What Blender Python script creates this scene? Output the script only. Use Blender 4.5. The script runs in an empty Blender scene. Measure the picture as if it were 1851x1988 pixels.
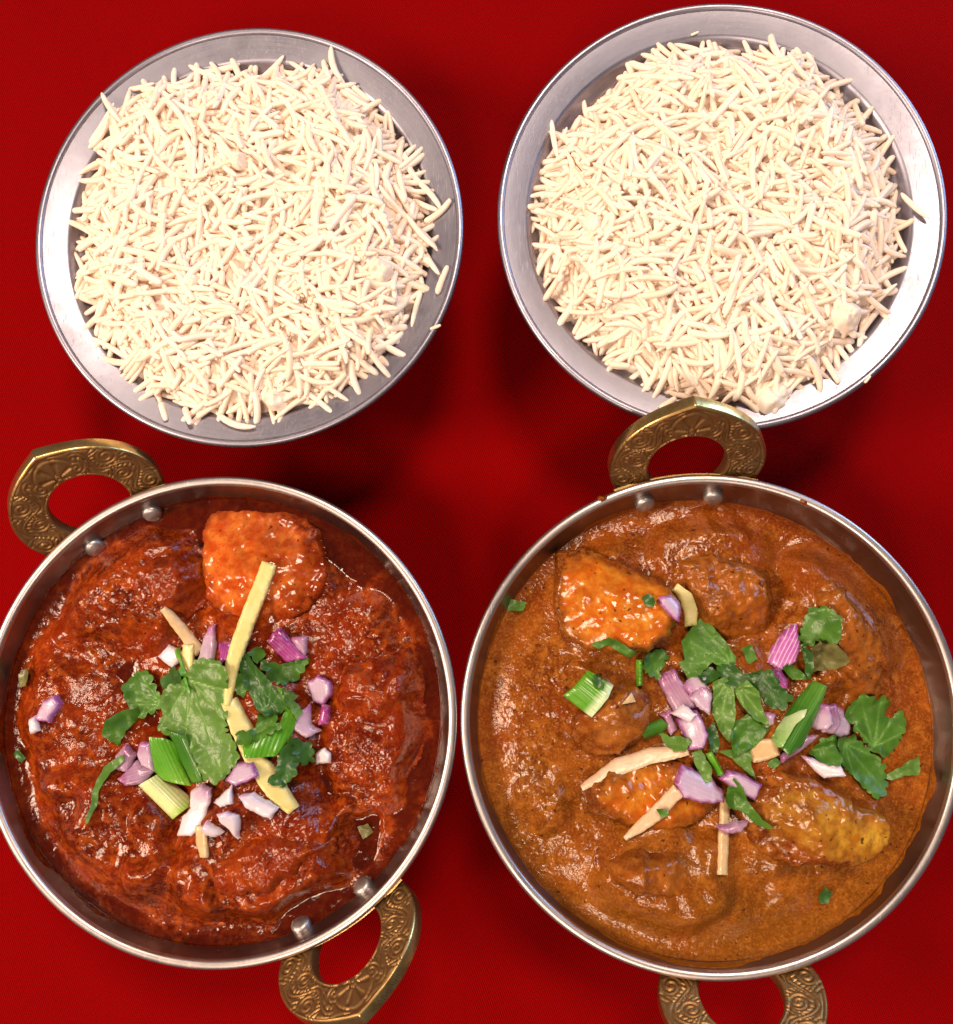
import bpy, math, random
import numpy as np
from mathutils import Matrix, Vector
from mathutils.geometry import delaunay_2d_cdt
random.seed(7); rng = np.random.default_rng(11)
scene = bpy.context.scene
col = scene.collection

# ------------------------------------------------------------------ camera
PW, PH, FPX = 1851.0, 1988.0, 1777.0            # frame units used for measuring the photo
TH, PSI = math.radians(5.6), math.radians(-2.87)
ZR = 0.050                                       # karahi rim height
S = 0.3017
CAM = np.array([0.0, 0.0, S + ZR])
AX = np.array([math.sin(PSI), math.sin(TH) * math.cos(PSI), -math.cos(TH) * math.cos(PSI)])
RT = np.array([1.0, 0, 0]) - AX * AX[0]; RT /= np.linalg.norm(RT)
UP = np.cross(RT, AX)
cam = bpy.data.cameras.new('camera'); cam_o = bpy.data.objects.new('camera', cam); col.objects.link(cam_o)
cam.sensor_fit = 'HORIZONTAL'; cam.sensor_width = 36; cam.lens = FPX / PW * 36
cam.clip_start = 0.01; cam.clip_end = 50
cam_o.matrix_world = Matrix(((RT[0], UP[0], -AX[0], CAM[0]), (RT[1], UP[1], -AX[1], CAM[1]), (RT[2], UP[2], -AX[2], CAM[2]), (0, 0, 0, 1)))
scene.camera = cam_o

# ------------------------------------------------------------------ light
world = bpy.data.worlds.new('World'); scene.world = world; world.use_nodes = True
bg = world.node_tree.nodes['Background']; bg.inputs[0].default_value = (0.62, 0.56, 0.60, 1); bg.inputs[1].default_value = 0.13
def lamp(name, loc, target, size, power, color, shape='DISK'):
    l = bpy.data.lights.new(name, 'AREA'); l.shape = shape; l.size = size; l.energy = power; l.color = color
    o = bpy.data.objects.new(name, l); col.objects.link(o); o.location = loc
    o.rotation_euler = (Vector(target) - Vector(loc)).to_track_quat('-Z', 'Y').to_euler()
    return o
lamp('ceiling_lamp_near', (-0.95, -0.12, 0.92), (0, 0.03, 0), 0.42, 14.0, (1.0, 0.76, 0.55))
lamp('ceiling_lamp_far', (0.15, 0.85, 1.50), (0, 0.03, 0), 0.44, 18, (1.0, 0.78, 0.58))
lamp('ceiling_lamp_side', (-0.10, -0.75, 1.15), (0, 0.03, 0), 0.26, 6.5, (1.0, 0.77, 0.56))
lamp('window_light', (1.15, 0.85, 0.34), (0, 0.03, 0.03), 0.6, 8.5, (0.36, 0.62, 1.0), 'SQUARE')
scene.view_settings.view_transform = 'Standard'; scene.view_settings.look = 'None'
scene.view_settings.exposure = 0.38; scene.view_settings.gamma = 1.0
scene.cycles.use_denoising = True
scene.cycles.max_bounces = 12; scene.cycles.diffuse_bounces = 10; scene.cycles.glossy_bounces = 3; scene.cycles.transmission_bounces = 3

# ------------------------------------------------------------------ helpers
def at(px, py, z):
    d = AX + RT * (px - PW / 2) / FPX - UP * (py - PH / 2) / FPX
    t = (z - CAM[2]) / d[2]
    p = CAM + t * d
    return np.array([p[0], p[1]])
def ats(pts, z): return np.array([at(x, y, z) for x, y in pts])
# three enlargements of the photo used for measuring
def cropA(pts): return [(173.5 + x * .3008, 1079.7 + y * .3008) for x, y in pts]
def cropB(pts): return [(1060.5 + x * .2522, 1137.6 + y * .2522) for x, y in pts]
def cropC(pts): return [(1397.9 + x * .2813, 1137.6 + y * .2813) for x, y in pts]
def same(pts): return list(pts)
CROP = {'A': cropA, 'B': cropB, 'C': cropC, 'D': same}

def hash2(ix, iy, seed):
    v = np.sin(ix * 127.1 + iy * 311.7 + seed * 74.7) * 43758.5453
    return v - np.floor(v)
def vnoise(x, y, seed=0):
    ix = np.floor(x); iy = np.floor(y); fx = x - ix; fy = y - iy
    fx = fx * fx * fx * (fx * (fx * 6 - 15) + 10); fy = fy * fy * fy * (fy * (fy * 6 - 15) + 10)
    a = hash2(ix, iy, seed); b = hash2(ix + 1, iy, seed); c = hash2(ix, iy + 1, seed); d = hash2(ix + 1, iy + 1, seed)
    return (a + (b - a) * fx) * (1 - fy) + (c + (d - c) * fx) * fy - 0.5
def fbm(x, y, size, octaves=4, seed=0, gain=.5):
    o = np.zeros_like(x); amp = 1.0; f = 1.0 / size
    for k in range(octaves):
        ca, sa = math.cos(k * 1.1 + seed), math.sin(k * 1.1 + seed)
        o = o + amp * vnoise((x * ca - y * sa) * f + 17 * k, (x * sa + y * ca) * f - 9 * k, seed + k * 3.7)
        amp *= gain; f *= 2.03
    return o
def sstep(a, b, x):
    t = np.clip((x - a) / (b - a), 0, 1); return t * t * (3 - 2 * t)

def tag(o, label, cat, group=None, kind=None):
    o['label'] = label; o['category'] = cat
    if group: o['group'] = group
    if kind: o['kind'] = kind
    return o
def empty(name, loc):
    o = bpy.data.objects.new(name, None); col.objects.link(o); o.location = loc; o.empty_display_size = .01
    return o
def mesh_from(name, verts, faces, mats, smooth=True, sharp=None, mat_idx=None, attrs=None):
    me = bpy.data.meshes.new(name)
    me.from_pydata([tuple(map(float, v)) for v in verts], [], [tuple(map(int, f)) for f in faces])
    for m in (mats if isinstance(mats, (list, tuple)) else [mats]): me.materials.append(m)
    if mat_idx is not None: me.polygons.foreach_set('material_index', np.asarray(mat_idx, dtype=np.int32))
    if smooth:
        me.polygons.foreach_set('use_smooth', [True] * len(me.polygons))
        if sharp: me.set_sharp_from_angle(angle=math.radians(sharp))
    if attrs:
        for k, a in attrs.items():
            at_ = me.attributes.new(k, 'FLOAT', 'POINT'); at_.data.foreach_set('value', np.asarray(a, dtype=np.float32))
    me.update()
    return me
def link(name, me, parent=None, loc=(0, 0, 0)):
    o = bpy.data.objects.new(name, me); col.objects.link(o); o.location = loc
    if parent: o.parent = parent
    return o
def lathe(prof, seg=128, closed=False):
    v = []; f = []
    n = len(prof)
    for i in range(seg):
        a = 2 * math.pi * i / seg; c, s = math.cos(a), math.sin(a)
        for r, z in prof: v.append((r * c, r * s, z))
    m = n if closed else n - 1
    for i in range(seg):
        j = (i + 1) % seg
        for k in range(m):
            k2 = (k + 1) % n
            f.append((i * n + k, j * n + k, j * n + k2, i * n + k2))
    return v, f

# ------------------------------------------------------------------ materials
class NT:
    def __init__(s, name):
        s.m = bpy.data.materials.new(name); s.m.use_nodes = True; s.t = s.m.node_tree
        s.p = s.t.nodes['Principled BSDF']; s.out = s.t.nodes['Material Output']
        s.tc = s.t.nodes.new('ShaderNodeTexCoord')
    def n(s, typ, **kw):
        nd = s.t.nodes.new('ShaderNode' + typ)
        for k, v in kw.items(): setattr(nd, k, v)
        return nd
    def l(s, a, b): s.t.links.new(a, b)
    def put(s, sock, v):
        if isinstance(v, bpy.types.NodeSocket): s.l(v, sock)
        else: sock.default_value = v
    def noise(s, scale, detail=4, rough=.55, vec=None, dist=0):
        nd = s.n('TexNoise'); nd.inputs['Scale'].default_value = scale; nd.inputs['Detail'].default_value = detail
        nd.inputs['Roughness'].default_value = rough; nd.inputs['Distortion'].default_value = dist
        s.l(vec or s.tc.outputs['Object'], nd.inputs['Vector']); return nd.outputs['Fac']
    def voronoi(s, scale, feature='F1', vec=None, out='Distance'):
        nd = s.n('TexVoronoi', feature=feature); nd.inputs['Scale'].default_value = scale
        s.l(vec or s.tc.outputs['Object'], nd.inputs['Vector']); return nd.outputs[out]
    def ramp(s, fac, stops):
        nd = s.n('ValToRGB'); e = nd.color_ramp.elements
        while len(e) < len(stops): e.new(.5)
        for i, (p, c) in enumerate(stops):
            e[i].position = p; e[i].color = (c, c, c, 1) if isinstance(c, (int, float)) else tuple(c) + (1,)
        s.l(fac, nd.inputs[0]); return nd.outputs[0]
    def mix(s, fac, a, b, blend='MIX'):
        nd = s.n('Mix', data_type='RGBA', blend_type=blend)
        s.put(nd.inputs[0], fac)
        for sock, v in ((nd.inputs[6], a), (nd.inputs[7], b)):
            s.put(sock, v if isinstance(v, bpy.types.NodeSocket) else tuple(v) + (1,))
        return nd.outputs[2]
    def math(s, op, a, b=0.0, c=None):
        nd = s.n('Math', operation=op); s.put(nd.inputs[0], a); s.put(nd.inputs[1], b)
        if c is not None: s.put(nd.inputs[2], c)
        return nd.outputs[0]
    def attr(s, name):
        nd = s.n('Attribute'); nd.attribute_name = name; return nd.outputs['Fac']
    def bump(s, h, strength, dist, prev=None):
        nd = s.n('Bump'); nd.inputs['Strength'].default_value = strength; nd.inputs['Distance'].default_value = dist
        s.put(nd.inputs['Height'], h)
        if prev: s.l(prev, nd.inputs['Normal'])
        return nd.outputs[0]
    def set(s, **kw):
        names = dict(color='Base Color', rough='Roughness', metal='Metallic', normal='Normal', spec='Specular IOR Level', sss='Subsurface Weight',
                     sscale='Subsurface Scale', srad='Subsurface Radius', coat='Coat Weight', crough='Coat Roughness', sheen='Sheen Weight', aniso='Anisotropic', tangent='Tangent')
        for k, v in kw.items():
            if isinstance(v, tuple) and k == 'color': v = v + (1,)
            s.put(s.p.inputs[names[k]], v)
        return s.m

def mat_cloth():
    m = NT('red_woven_cloth')
    mp = m.n('Mapping'); mp.inputs['Rotation'].default_value = (0, 0, math.radians(24)); m.l(m.tc.outputs['Object'], mp.inputs[0])
    sep = m.n('SeparateXYZ'); m.l(mp.outputs[0], sep.inputs[0])
    k = 2 * math.pi / 0.00105
    a = m.math('SINE', m.math('MULTIPLY', sep.outputs[0], k)); b = m.math('SINE', m.math('MULTIPLY', sep.outputs[1], k))
    w = m.math('MULTIPLY', a, b)
    big = m.noise(14, 4, .6); fine = m.noise(2600, 2); mid = m.noise(160, 5, .7)
    c = m.mix(big, (.140, .0002, .0006), (.190, .0002, .0008))
    c = m.mix(m.math('MULTIPLY_ADD', w, .5, .5), c, (.29, .0006, .0014))
    c = m.mix(m.math('MULTIPLY', m.math('SUBTRACT', fine, .5), .5), c, (.22, .0005, .001))
    st = m.ramp(m.noise(9, 6, .7), [(.66, 0.0), (.74, .35)])
    c = m.mix(st, c, (.40, .022, .025))
    nrm = m.bump(w, .9, .00025); nrm = m.bump(mid, .25, .0006, nrm)
    return m.set(color=c, rough=.85, spec=.03, normal=nrm)
def mat_metal(name, tint, dark, r0, r1, scratch=1.0):
    m = NT(name)
    sep = m.n('SeparateXYZ'); m.l(m.tc.outputs['Object'], sep.inputs[0])
    rad = m.math('SQRT', m.math('ADD', m.math('POWER', sep.outputs[0], 2.0), m.math('POWER', sep.outputs[1], 2.0)))
    ang = m.math('ARCTAN2', sep.outputs[1], sep.outputs[0])
    cv = m.n('CombineXYZ'); m.l(m.math('MULTIPLY', rad, 5200.0), cv.inputs[0]); m.l(m.math('MULTIPLY', ang, 3.0), cv.inputs[1]); m.l(m.math('MULTIPLY', sep.outputs[2], 5200.0), cv.inputs[2])
    br = m.noise(1.0, 3, .6, cv.outputs[0])
    # short random scratches
    mp = m.n('Mapping'); mp.inputs['Rotation'].default_value = (0, 0, .6); mp.inputs['Scale'].default_value = (1, .05, 1); m.l(m.tc.outputs['Object'], mp.inputs[0])
    s1 = m.ramp(m.noise(2200, 2, .5, mp.outputs[0]), [(.65, 0.0), (.70, 1.0)])
    mp2 = m.n('Mapping'); mp2.inputs['Rotation'].default_value = (0, 0, -.9); mp2.inputs['Scale'].default_value = (1, .06, 1); m.l(m.tc.outputs['Object'], mp2.inputs[0])
    s2 = m.ramp(m.noise(1900, 2, .5, mp2.outputs[0]), [(.66, 0.0), (.71, 1.0)])
    sc = m.math('MAXIMUM', s1, s2)
    blot = m.noise(70, 5, .65)
    c = m.mix(m.ramp(blot, [(.35, 0.0), (.7, 1.0)]), dark, tint)
    c = m.mix(m.math('MULTIPLY', br, .5), c, tint)
    rough = m.math('ADD', m.ramp(blot, [(.3, r1), (.75, r0)]), m.math('MULTIPLY', sc, .10))
    rough = m.math('ADD', rough, m.math('MULTIPLY', m.math('SUBTRACT', br, .5), .18))
    n = m.bump(br, .10 * scratch, .00008); n = m.bump(sc, .10 * scratch, .00006, n); n = m.bump(m.noise(220, 3), .05, .0006, n)
    return m.set(color=c, metal=1.0, rough=rough, normal=n)
def mat_brass(name, face):
    m = NT(name)
    blot = m.noise(140, 6, .7); fine = m.noise(1800, 3)
    if face:
        c = m.mix(m.ramp(blot, [(.35, 0.0), (.68, 1.0)]), (.24, .125, .050), (.40, .235, .095)); rr = (.58, .44)
    else:
        c = m.mix(m.ramp(blot, [(.40, 0.0), (.62, 1.0)]), (.42, .26, .09), (.78, .58, .24)); rr = (.40, .24)
    r = m.ramp(blot, [(.3, rr[0]), (.7, rr[1])])
    mp = m.n('Mapping'); mp.inputs['Scale'].default_value = (1, .08, 1); mp.inputs['Rotation'].default_value = (0, 0, .5); m.l(m.tc.outputs['Object'], mp.inputs[0])
    n = m.bump(m.noise(1500, 2, .5, mp.outputs[0]), .2, .00012); n = m.bump(fine, .15, .00012, n)
    return m.set(color=c, metal=1.0, rough=r, normal=n)
def mat_rice():
    m = NT('cooked_rice')
    oi = m.n('ObjectInfo')
    tone = m.math('FRACT', m.math('ADD', oi.outputs['Random'], m.attr('tone')))
    c = m.mix(tone, (.95, .76, .615), (.975, .87, .77))
    c = m.mix(m.ramp(m.noise(500, 3), [(.42, 0.0), (.75, .6)]), c, (.98, .95, .92))
    m.set(color=c, rough=.42, spec=.35, normal=m.bump(m.noise(1300, 3), .08, .0003))
    tr = m.n('BsdfTranslucent'); m.put(tr.inputs[0], (1.0, .86, .75, 1))
    mx = m.n('MixShader'); mx.inputs[0].default_value = .20
    m.l(m.p.outputs[0], mx.inputs[1]); m.l(tr.outputs[0], mx.inputs[2]); m.l(mx.outputs[0], m.out.inputs[0])
    return m.m
def mat_sauce(name, dark, mid, light, oil, grain=1.0, chunk=None, amount=0.0, speck=(.02, .012, .006), seed=0.0, rough=(.06, .19), ugrad=0.0, oilmix=.85, ends=None):
    """Thick spiced gravy. chunk = colour of the food underneath, shown where the coat is thin."""
    m = NT(name)
    ad = m.n('VectorMath', operation='ADD'); m.l(m.tc.outputs['Object'], ad.inputs[0]); ad.inputs[1].default_value = (seed, seed * .7, seed * .3)
    V = ad.outputs[0]
    n1 = m.noise(60, 5, .62, V, .6); n2 = m.noise(320, 4, .6, V); n3 = m.noise(1300, 3, .6, V); v1 = m.voronoi(850, 'F1', V)
    v1.node.inputs['Randomness'].default_value = 1.0
    c = m.mix(m.ramp(n1, [(.40, 0.0), (.58, 1.0)]), dark, mid)
    c = m.mix(m.ramp(n2, [(.46, 0.0), (.70, .75)]), c, light)
    c = m.mix(m.ramp(n3, [(.52, 0.0), (.70, .55)]), c, light)
    c = m.mix(m.ramp(m.noise(85, 4, .6, V), [(.56, 0.0), (.68, .35)]), c, oil)
    c = m.mix(m.ramp(m.noise(32, 4, .6, V), [(.50, 0.0), (.66, .55)]), c, tuple(x * y for x, y in zip(dark, (1.5, .95, .9))))
    if ends:
        sy = m.n('SeparateXYZ'); m.l(m.tc.outputs['Object'], sy.inputs[0])
        yy = m.math('ADD', m.math('MULTIPLY', sy.outputs[1], 7.0), m.math('MULTIPLY', m.math('SUBTRACT', n1, .5), 1.6))
        c = m.mix(m.ramp(yy, [(.05, 0.0), (.60, .55)]), c, ends[0])
        c = m.mix(m.ramp(m.math('MULTIPLY', yy, -1.0), [(.05, 0.0), (.60, .55)]), c, ends[1])
        c = m.mix(m.ramp(n3, [(.54, 0.0), (.66, .35)]), c, light); c = m.mix(m.ramp(n3, [(.34, .45), (.46, 0.0)]), c, dark)
    oa = m.attr('oil'); c = m.mix(m.math('MULTIPLY', oa, oilmix), c, oil)
    if chunk:
        th = m.attr('thin')
        f = m.math('ADD', m.math('MULTIPLY', th, amount), m.math('MULTIPLY', m.math('SUBTRACT', m.noise(110, 6, .62, V), .52), 1.7))
        if ugrad: f = m.math('ADD', f, m.math('MULTIPLY', m.math('SUBTRACT', m.attr('u'), .5), ugrad))
        f = m.ramp(f, [(.32, 0.0), (1.05, 1.0)])
        c = m.mix(f, c, m.mix(m.ramp(m.noise(240, 4, .6, V), [(.4, 0.0), (.65, 1.0)]), chunk[0], chunk[1]))
        c = m.mix(m.ramp(n3, [(.55, 0.0), (.72, .5)]), c, mid)
    sp = m.ramp(m.noise(520, 1, .3, V), [(.735, 0.0), (.76, 1.0)])
    c = m.mix(m.math('MULTIPLY', sp, .8), c, speck)
    rg = m.ramp(m.noise(210, 4, .6, V), [(.35, rough[0]), (.68, rough[1])])
    b = m.math('ADD', m.math('MULTIPLY', n3, .55), m.math('MULTIPLY', m.math('SUBTRACT', 1.0, v1), .45))
    nn = m.bump(n2, .45 * grain, .0008); nn = m.bump(b, .55 * grain, .00045, nn)
    rg = m.math('MULTIPLY', rg, m.math('MULTIPLY_ADD', oa, -.25, 1.0))
    vm = m.n('Mix', data_type='VECTOR'); m.l(m.math('MULTIPLY', oa, .6), vm.inputs[0]); m.l(nn, vm.inputs[4]); ge = m.n('NewGeometry'); m.l(ge.outputs['Normal'], vm.inputs[5]); nn = vm.outputs[1]
    return m.set(color=c, rough=rg, spec=.32, normal=nn)
def mat_leaf(name, base, light, back=.26):
    m = NT(name)
    v = m.attr('vein'); c = m.mix(m.ramp(m.noise(160, 5, .6), [(.35, 0.0), (.7, 1.0)]), base, light)
    c = m.mix(m.math('MULTIPLY', v, .55), c, tuple(min(1, x * 1.9 + .05) for x in light))
    cell = m.voronoi(900, 'DISTANCE_TO_EDGE')
    n = m.bump(m.math('SUBTRACT', m.noise(260, 4), m.math('MULTIPLY', v, .5)), .45, .0009); n = m.bump(cell, .25, .0002, n)
    m.set(color=c, rough=.36, spec=.5, normal=n)
    tr = m.n('BsdfTranslucent'); m.put(tr.inputs[0], tuple(min(1, x * 2.2) for x in light) + (1,))
    mx = m.n('MixShader'); mx.inputs[0].default_value = back
    m.l(m.p.outputs[0], mx.inputs[1]); m.l(tr.outputs[0], mx.inputs[2]); m.l(mx.outputs[0], m.out.inputs[0])
    return m.m
def mat_onion(name, flesh, skin, lo, hi, stripes=0.0, src='u'):
    """flesh shading to purple skin along the piece (attribute u or edge)"""
    m = NT(name)
    f = m.attr(src); u = m.attr('u'); v = m.attr('v')
    w = m.math('ADD', f, m.math('MULTIPLY', m.math('SUBTRACT', m.noise(260, 4), .5), .35))
    w = m.ramp(w, [(lo, 0.0), (hi, 1.0)])
    c = m.mix(w, flesh, skin)
    st = m.ramp(m.math('SINE', m.math('MULTIPLY_ADD', v, 46.0, m.math('MULTIPLY', m.noise(90, 2), 5.0))), [(.5, 0.0), (.95, 1.0)])
    c = m.mix(m.math('MULTIPLY', st, .03 + stripes), c, (.86, .78, .86))
    c = m.mix(m.ramp(m.noise(420, 3), [(.5, 0.0), (.8, .3)]), c, (.80, .68, .78))
    n = m.bump(st, .08, .0003); n = m.bump(m.noise(380, 3), .25, .0006, n)
    return m.set(color=c, rough=.22, spec=.5, sss=.7, srad=(1, .75, .95), sscale=.0028, normal=n)
def mat_ginger(name, a, b):
    m = NT(name)
    v = m.attr('v'); u = m.attr('u')
    fib = m.math('SINE', m.math('MULTIPLY_ADD', v, 34.0, m.math('MULTIPLY', m.noise(130, 3), 7.0)))
    c = m.mix(m.ramp(m.noise(240, 5, .65), [(.35, 0.0), (.68, 1.0)]), a, b)
    c = m.mix(m.math('MULTIPLY', m.ramp(fib, [(.4, 0.0), (1.0, 1.0)]), .04), c, tuple(x * .8 for x in a))
    n = m.bump(m.noise(700, 3), .2, .0003)
    return m.set(color=c, rough=.30, spec=.5, sss=.6, srad=(1, .8, .4), sscale=.0025, normal=n)
def mat_scallion(name, green, pale, lo, hi):
    m = NT(name)
    u = m.attr('u'); v = m.attr('v')
    w = m.ramp(m.math('ADD', u, m.math('MULTIPLY', m.math('SUBTRACT', m.noise(300, 3), .5), .15)), [(lo, 0.0), (hi, 1.0)])
    c = m.mix(w, green, pale)
    fib = m.math('SINE', m.math('MULTIPLY', v, 62.0))
    c = m.mix(m.math('MULTIPLY', m.ramp(fib, [(.4, 0.0), (1.0, 1.0)]), .13), c, tuple(min(1, x * 1.6 + .02) for x in green))
    c = m.mix(m.ramp(m.noise(420, 4), [(.45, 0.0), (.8, .35)]), c, tuple(x * .6 for x in green))
    n = m.bump(fib, .15, .0003); n = m.bump(m.noise(500, 3), .15, .0003, n)
    return m.set(color=c, rough=.28, spec=.5, sss=.2, srad=(.6, 1, .3), sscale=.0012, normal=n)
def mat_plain(name, c, rough=.4, **kw):
    m = NT(name)
    cc = m.mix(m.ramp(m.noise(300, 4), [(.35, 0.0), (.7, 1.0)]), tuple(x * .7 for x in c), c)
    return m.set(color=cc, rough=rough, normal=m.bump(m.noise(700, 3), .3, .0005), **kw)

M_CLOTH = mat_cloth()
M_BOWL = mat_metal('brushed_aluminium', (.35, .34, .42), (.27, .26, .325), .34, .48)
M_PAN = mat_metal('brushed_steel', (.31, .25, .235), (.22, .17, .16), .26, .40, .7)
M_RIM = mat_metal('polished_steel_rim', (.56, .51, .51), (.44, .39, .39), .30, .44, .6)
M_RIVET = mat_metal('rivet_steel', (.52, .50, .51), (.40, .38, .38), .34, .48, .6)
M_FACE = mat_brass('antique_brass_face', True)
M_EDGE = mat_brass('polished_brass_edge', False)
M_RICE = mat_rice()

# ------------------------------------------------------------------ tablecloth
def build_cloth():
    n = 220; L = .70
    xs = np.linspace(-L, L, n); X, Y = np.meshgrid(xs, xs + .05)
    near = np.full_like(X, 9.0)
    for cx, cy in ((-.1011, -.0383), (.0598, -.0379), (-.0945, .1258), (.0660, .1302)):
        near = np.minimum(near, np.hypot(X - cx, Y - cy))
    k = sstep(.05, .11, near)
    Z = k * (.0110 * np.maximum(0, fbm(X * 1.0 + .35 * Y, Y * .30, .10, 2, 5) - .08) + .0006 * fbm(X, Y, .03, 3, 8)) - .0004
    v = np.stack([X.ravel(), Y.ravel(), Z.ravel()], 1)
    f = [(j * n + i, j * n + i + 1, (j + 1) * n + i + 1, (j + 1) * n + i) for j in range(n - 1) for i in range(n - 1)]
    o = link('tablecloth', mesh_from('tablecloth', v, f, M_CLOTH)); o['kind'] = 'structure'
    o['label'] = 'red woven cloth spread under the four metal dishes'
build_cloth()

# ------------------------------------------------------------------ rice bowls
R_ = math.radians
ZB = ZR + .0029; RB = .0745
def arc(cx, cz, r, a0, a1, n):
    return [(cx + r * math.cos(math.radians(a0 + (a1 - a0) * i / (n - 1))), cz + r * math.sin(math.radians(a0 + (a1 - a0) * i / (n - 1)))) for i in range(n)]
# flange surface: from rim inward and down, then the neck
def flange_z(r):          # height of the inner metal surface at radius r (bowl coordinates)
    t = np.clip((.0735 - r) / .0125, 0, 1)
    zf = ZB - .0004 - .0036 * t ** 1.1 - .0029 * sstep(.0642, .0618, r)
    deep = ZB - .0069 - np.clip((.0610 - r) / .004, 0, 8) * .012
    return np.where(r > .0610, zf, np.maximum(deep, .004))
def build_bowl(cx, cy, label):
    t = empty('rice_bowl', (cx, cy, 0))
    tag(t, label, 'bowl', 'rice bowls')
    rs = np.linspace(.0728, .0610, 16)
    prof = [(0.0, .0022), (.040, .0022), (.049, .004), (.0575, .012), (.0602, .022), (.0600, .036)] + [(.0602, float(ZB - .0095)), (.0604, float(ZB - .0078))]
    prof += [(float(r), float(flange_z(r))) for r in rs[::-1]]
    prof += [(.0728, ZB - .0020), (.0622, ZB - .0083), (.0615, ZB - .0100), (.0613, .036), (.0615, .022), (.0588, .0105), (.050, .0025), (.040, .0003), (0.0, .0003)]
    v, f = lathe(prof, 200)
    link('body', mesh_from('rice_bowl_body', v, f, M_BOWL, sharp=50), t)
    rim = arc(.0733, ZB - .0009, .00125, 205, -100, 14)
    v, f = lathe(rim, 200, True)
    link('rim', mesh_from('rice_bowl_rim', v, f, M_BOWL, sharp=60), t)
    return t
BL = (-.0945, .1258); BR = (.0660, .1302)
build_bowl(*BL, 'round metal bowl of rice on the left, scratched wide rim')
build_bowl(*BR, 'round metal bowl of rice on the right, overlapped by a brass handle')

# rice grains -------------------------------------------------------
def grain_mesh(L, R, bend, blunt, nseg=7, nr=9):
    v = []; f = []
    for k in range(nr + 1):
        t = -math.cos(math.pi * k / nr)
        e = 3.6 if not blunt else 8.0
        w = (1 - abs(t) ** e) ** .5 if abs(t) < 1 else 0
        if blunt and t > 0: w = max(w, .80 if t < 1 else .55)
        w = max(w, .22)
        w *= 1 - .10 * t
        for j in range(nseg):
            a = 2 * math.pi * j / nseg
            v.append((t * L / 2, R * w * math.cos(a) + bend * L * (t * t - .33), R * w * .86 * math.sin(a)))
    for k in range(nr):
        for j in range(nseg):
            j2 = (j + 1) % nseg
            f.append((k * nseg + j, (k + 1) * nseg + j, (k + 1) * nseg + j2, k * nseg + j2))
    f.append(tuple(range(nseg))); f.append(tuple(nr * nseg + j for j in reversed(range(nseg))))
    return np.array(v), [tuple(reversed(x)) for x in f]
GV = []
for i in range(10):
    L = [.0136, .0148, .0118, .0158, .0104, .0140, .0128, .0070, .0150, .0110][i]
    bend = [.03, -.05, .08, .04, -.02, .01, -.06, .01, .12, .05][i]
    v, f = grain_mesh(L, .00098 + .00010 * (i % 3), bend, i in (2, 4, 7, 5))
    me = mesh_from('rice_grain', v, f, M_RICE, sharp=70, attrs={'tone': np.full(len(v), i * .13)})
    GV.append((L, .00104, v, f, me, bend))

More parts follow.
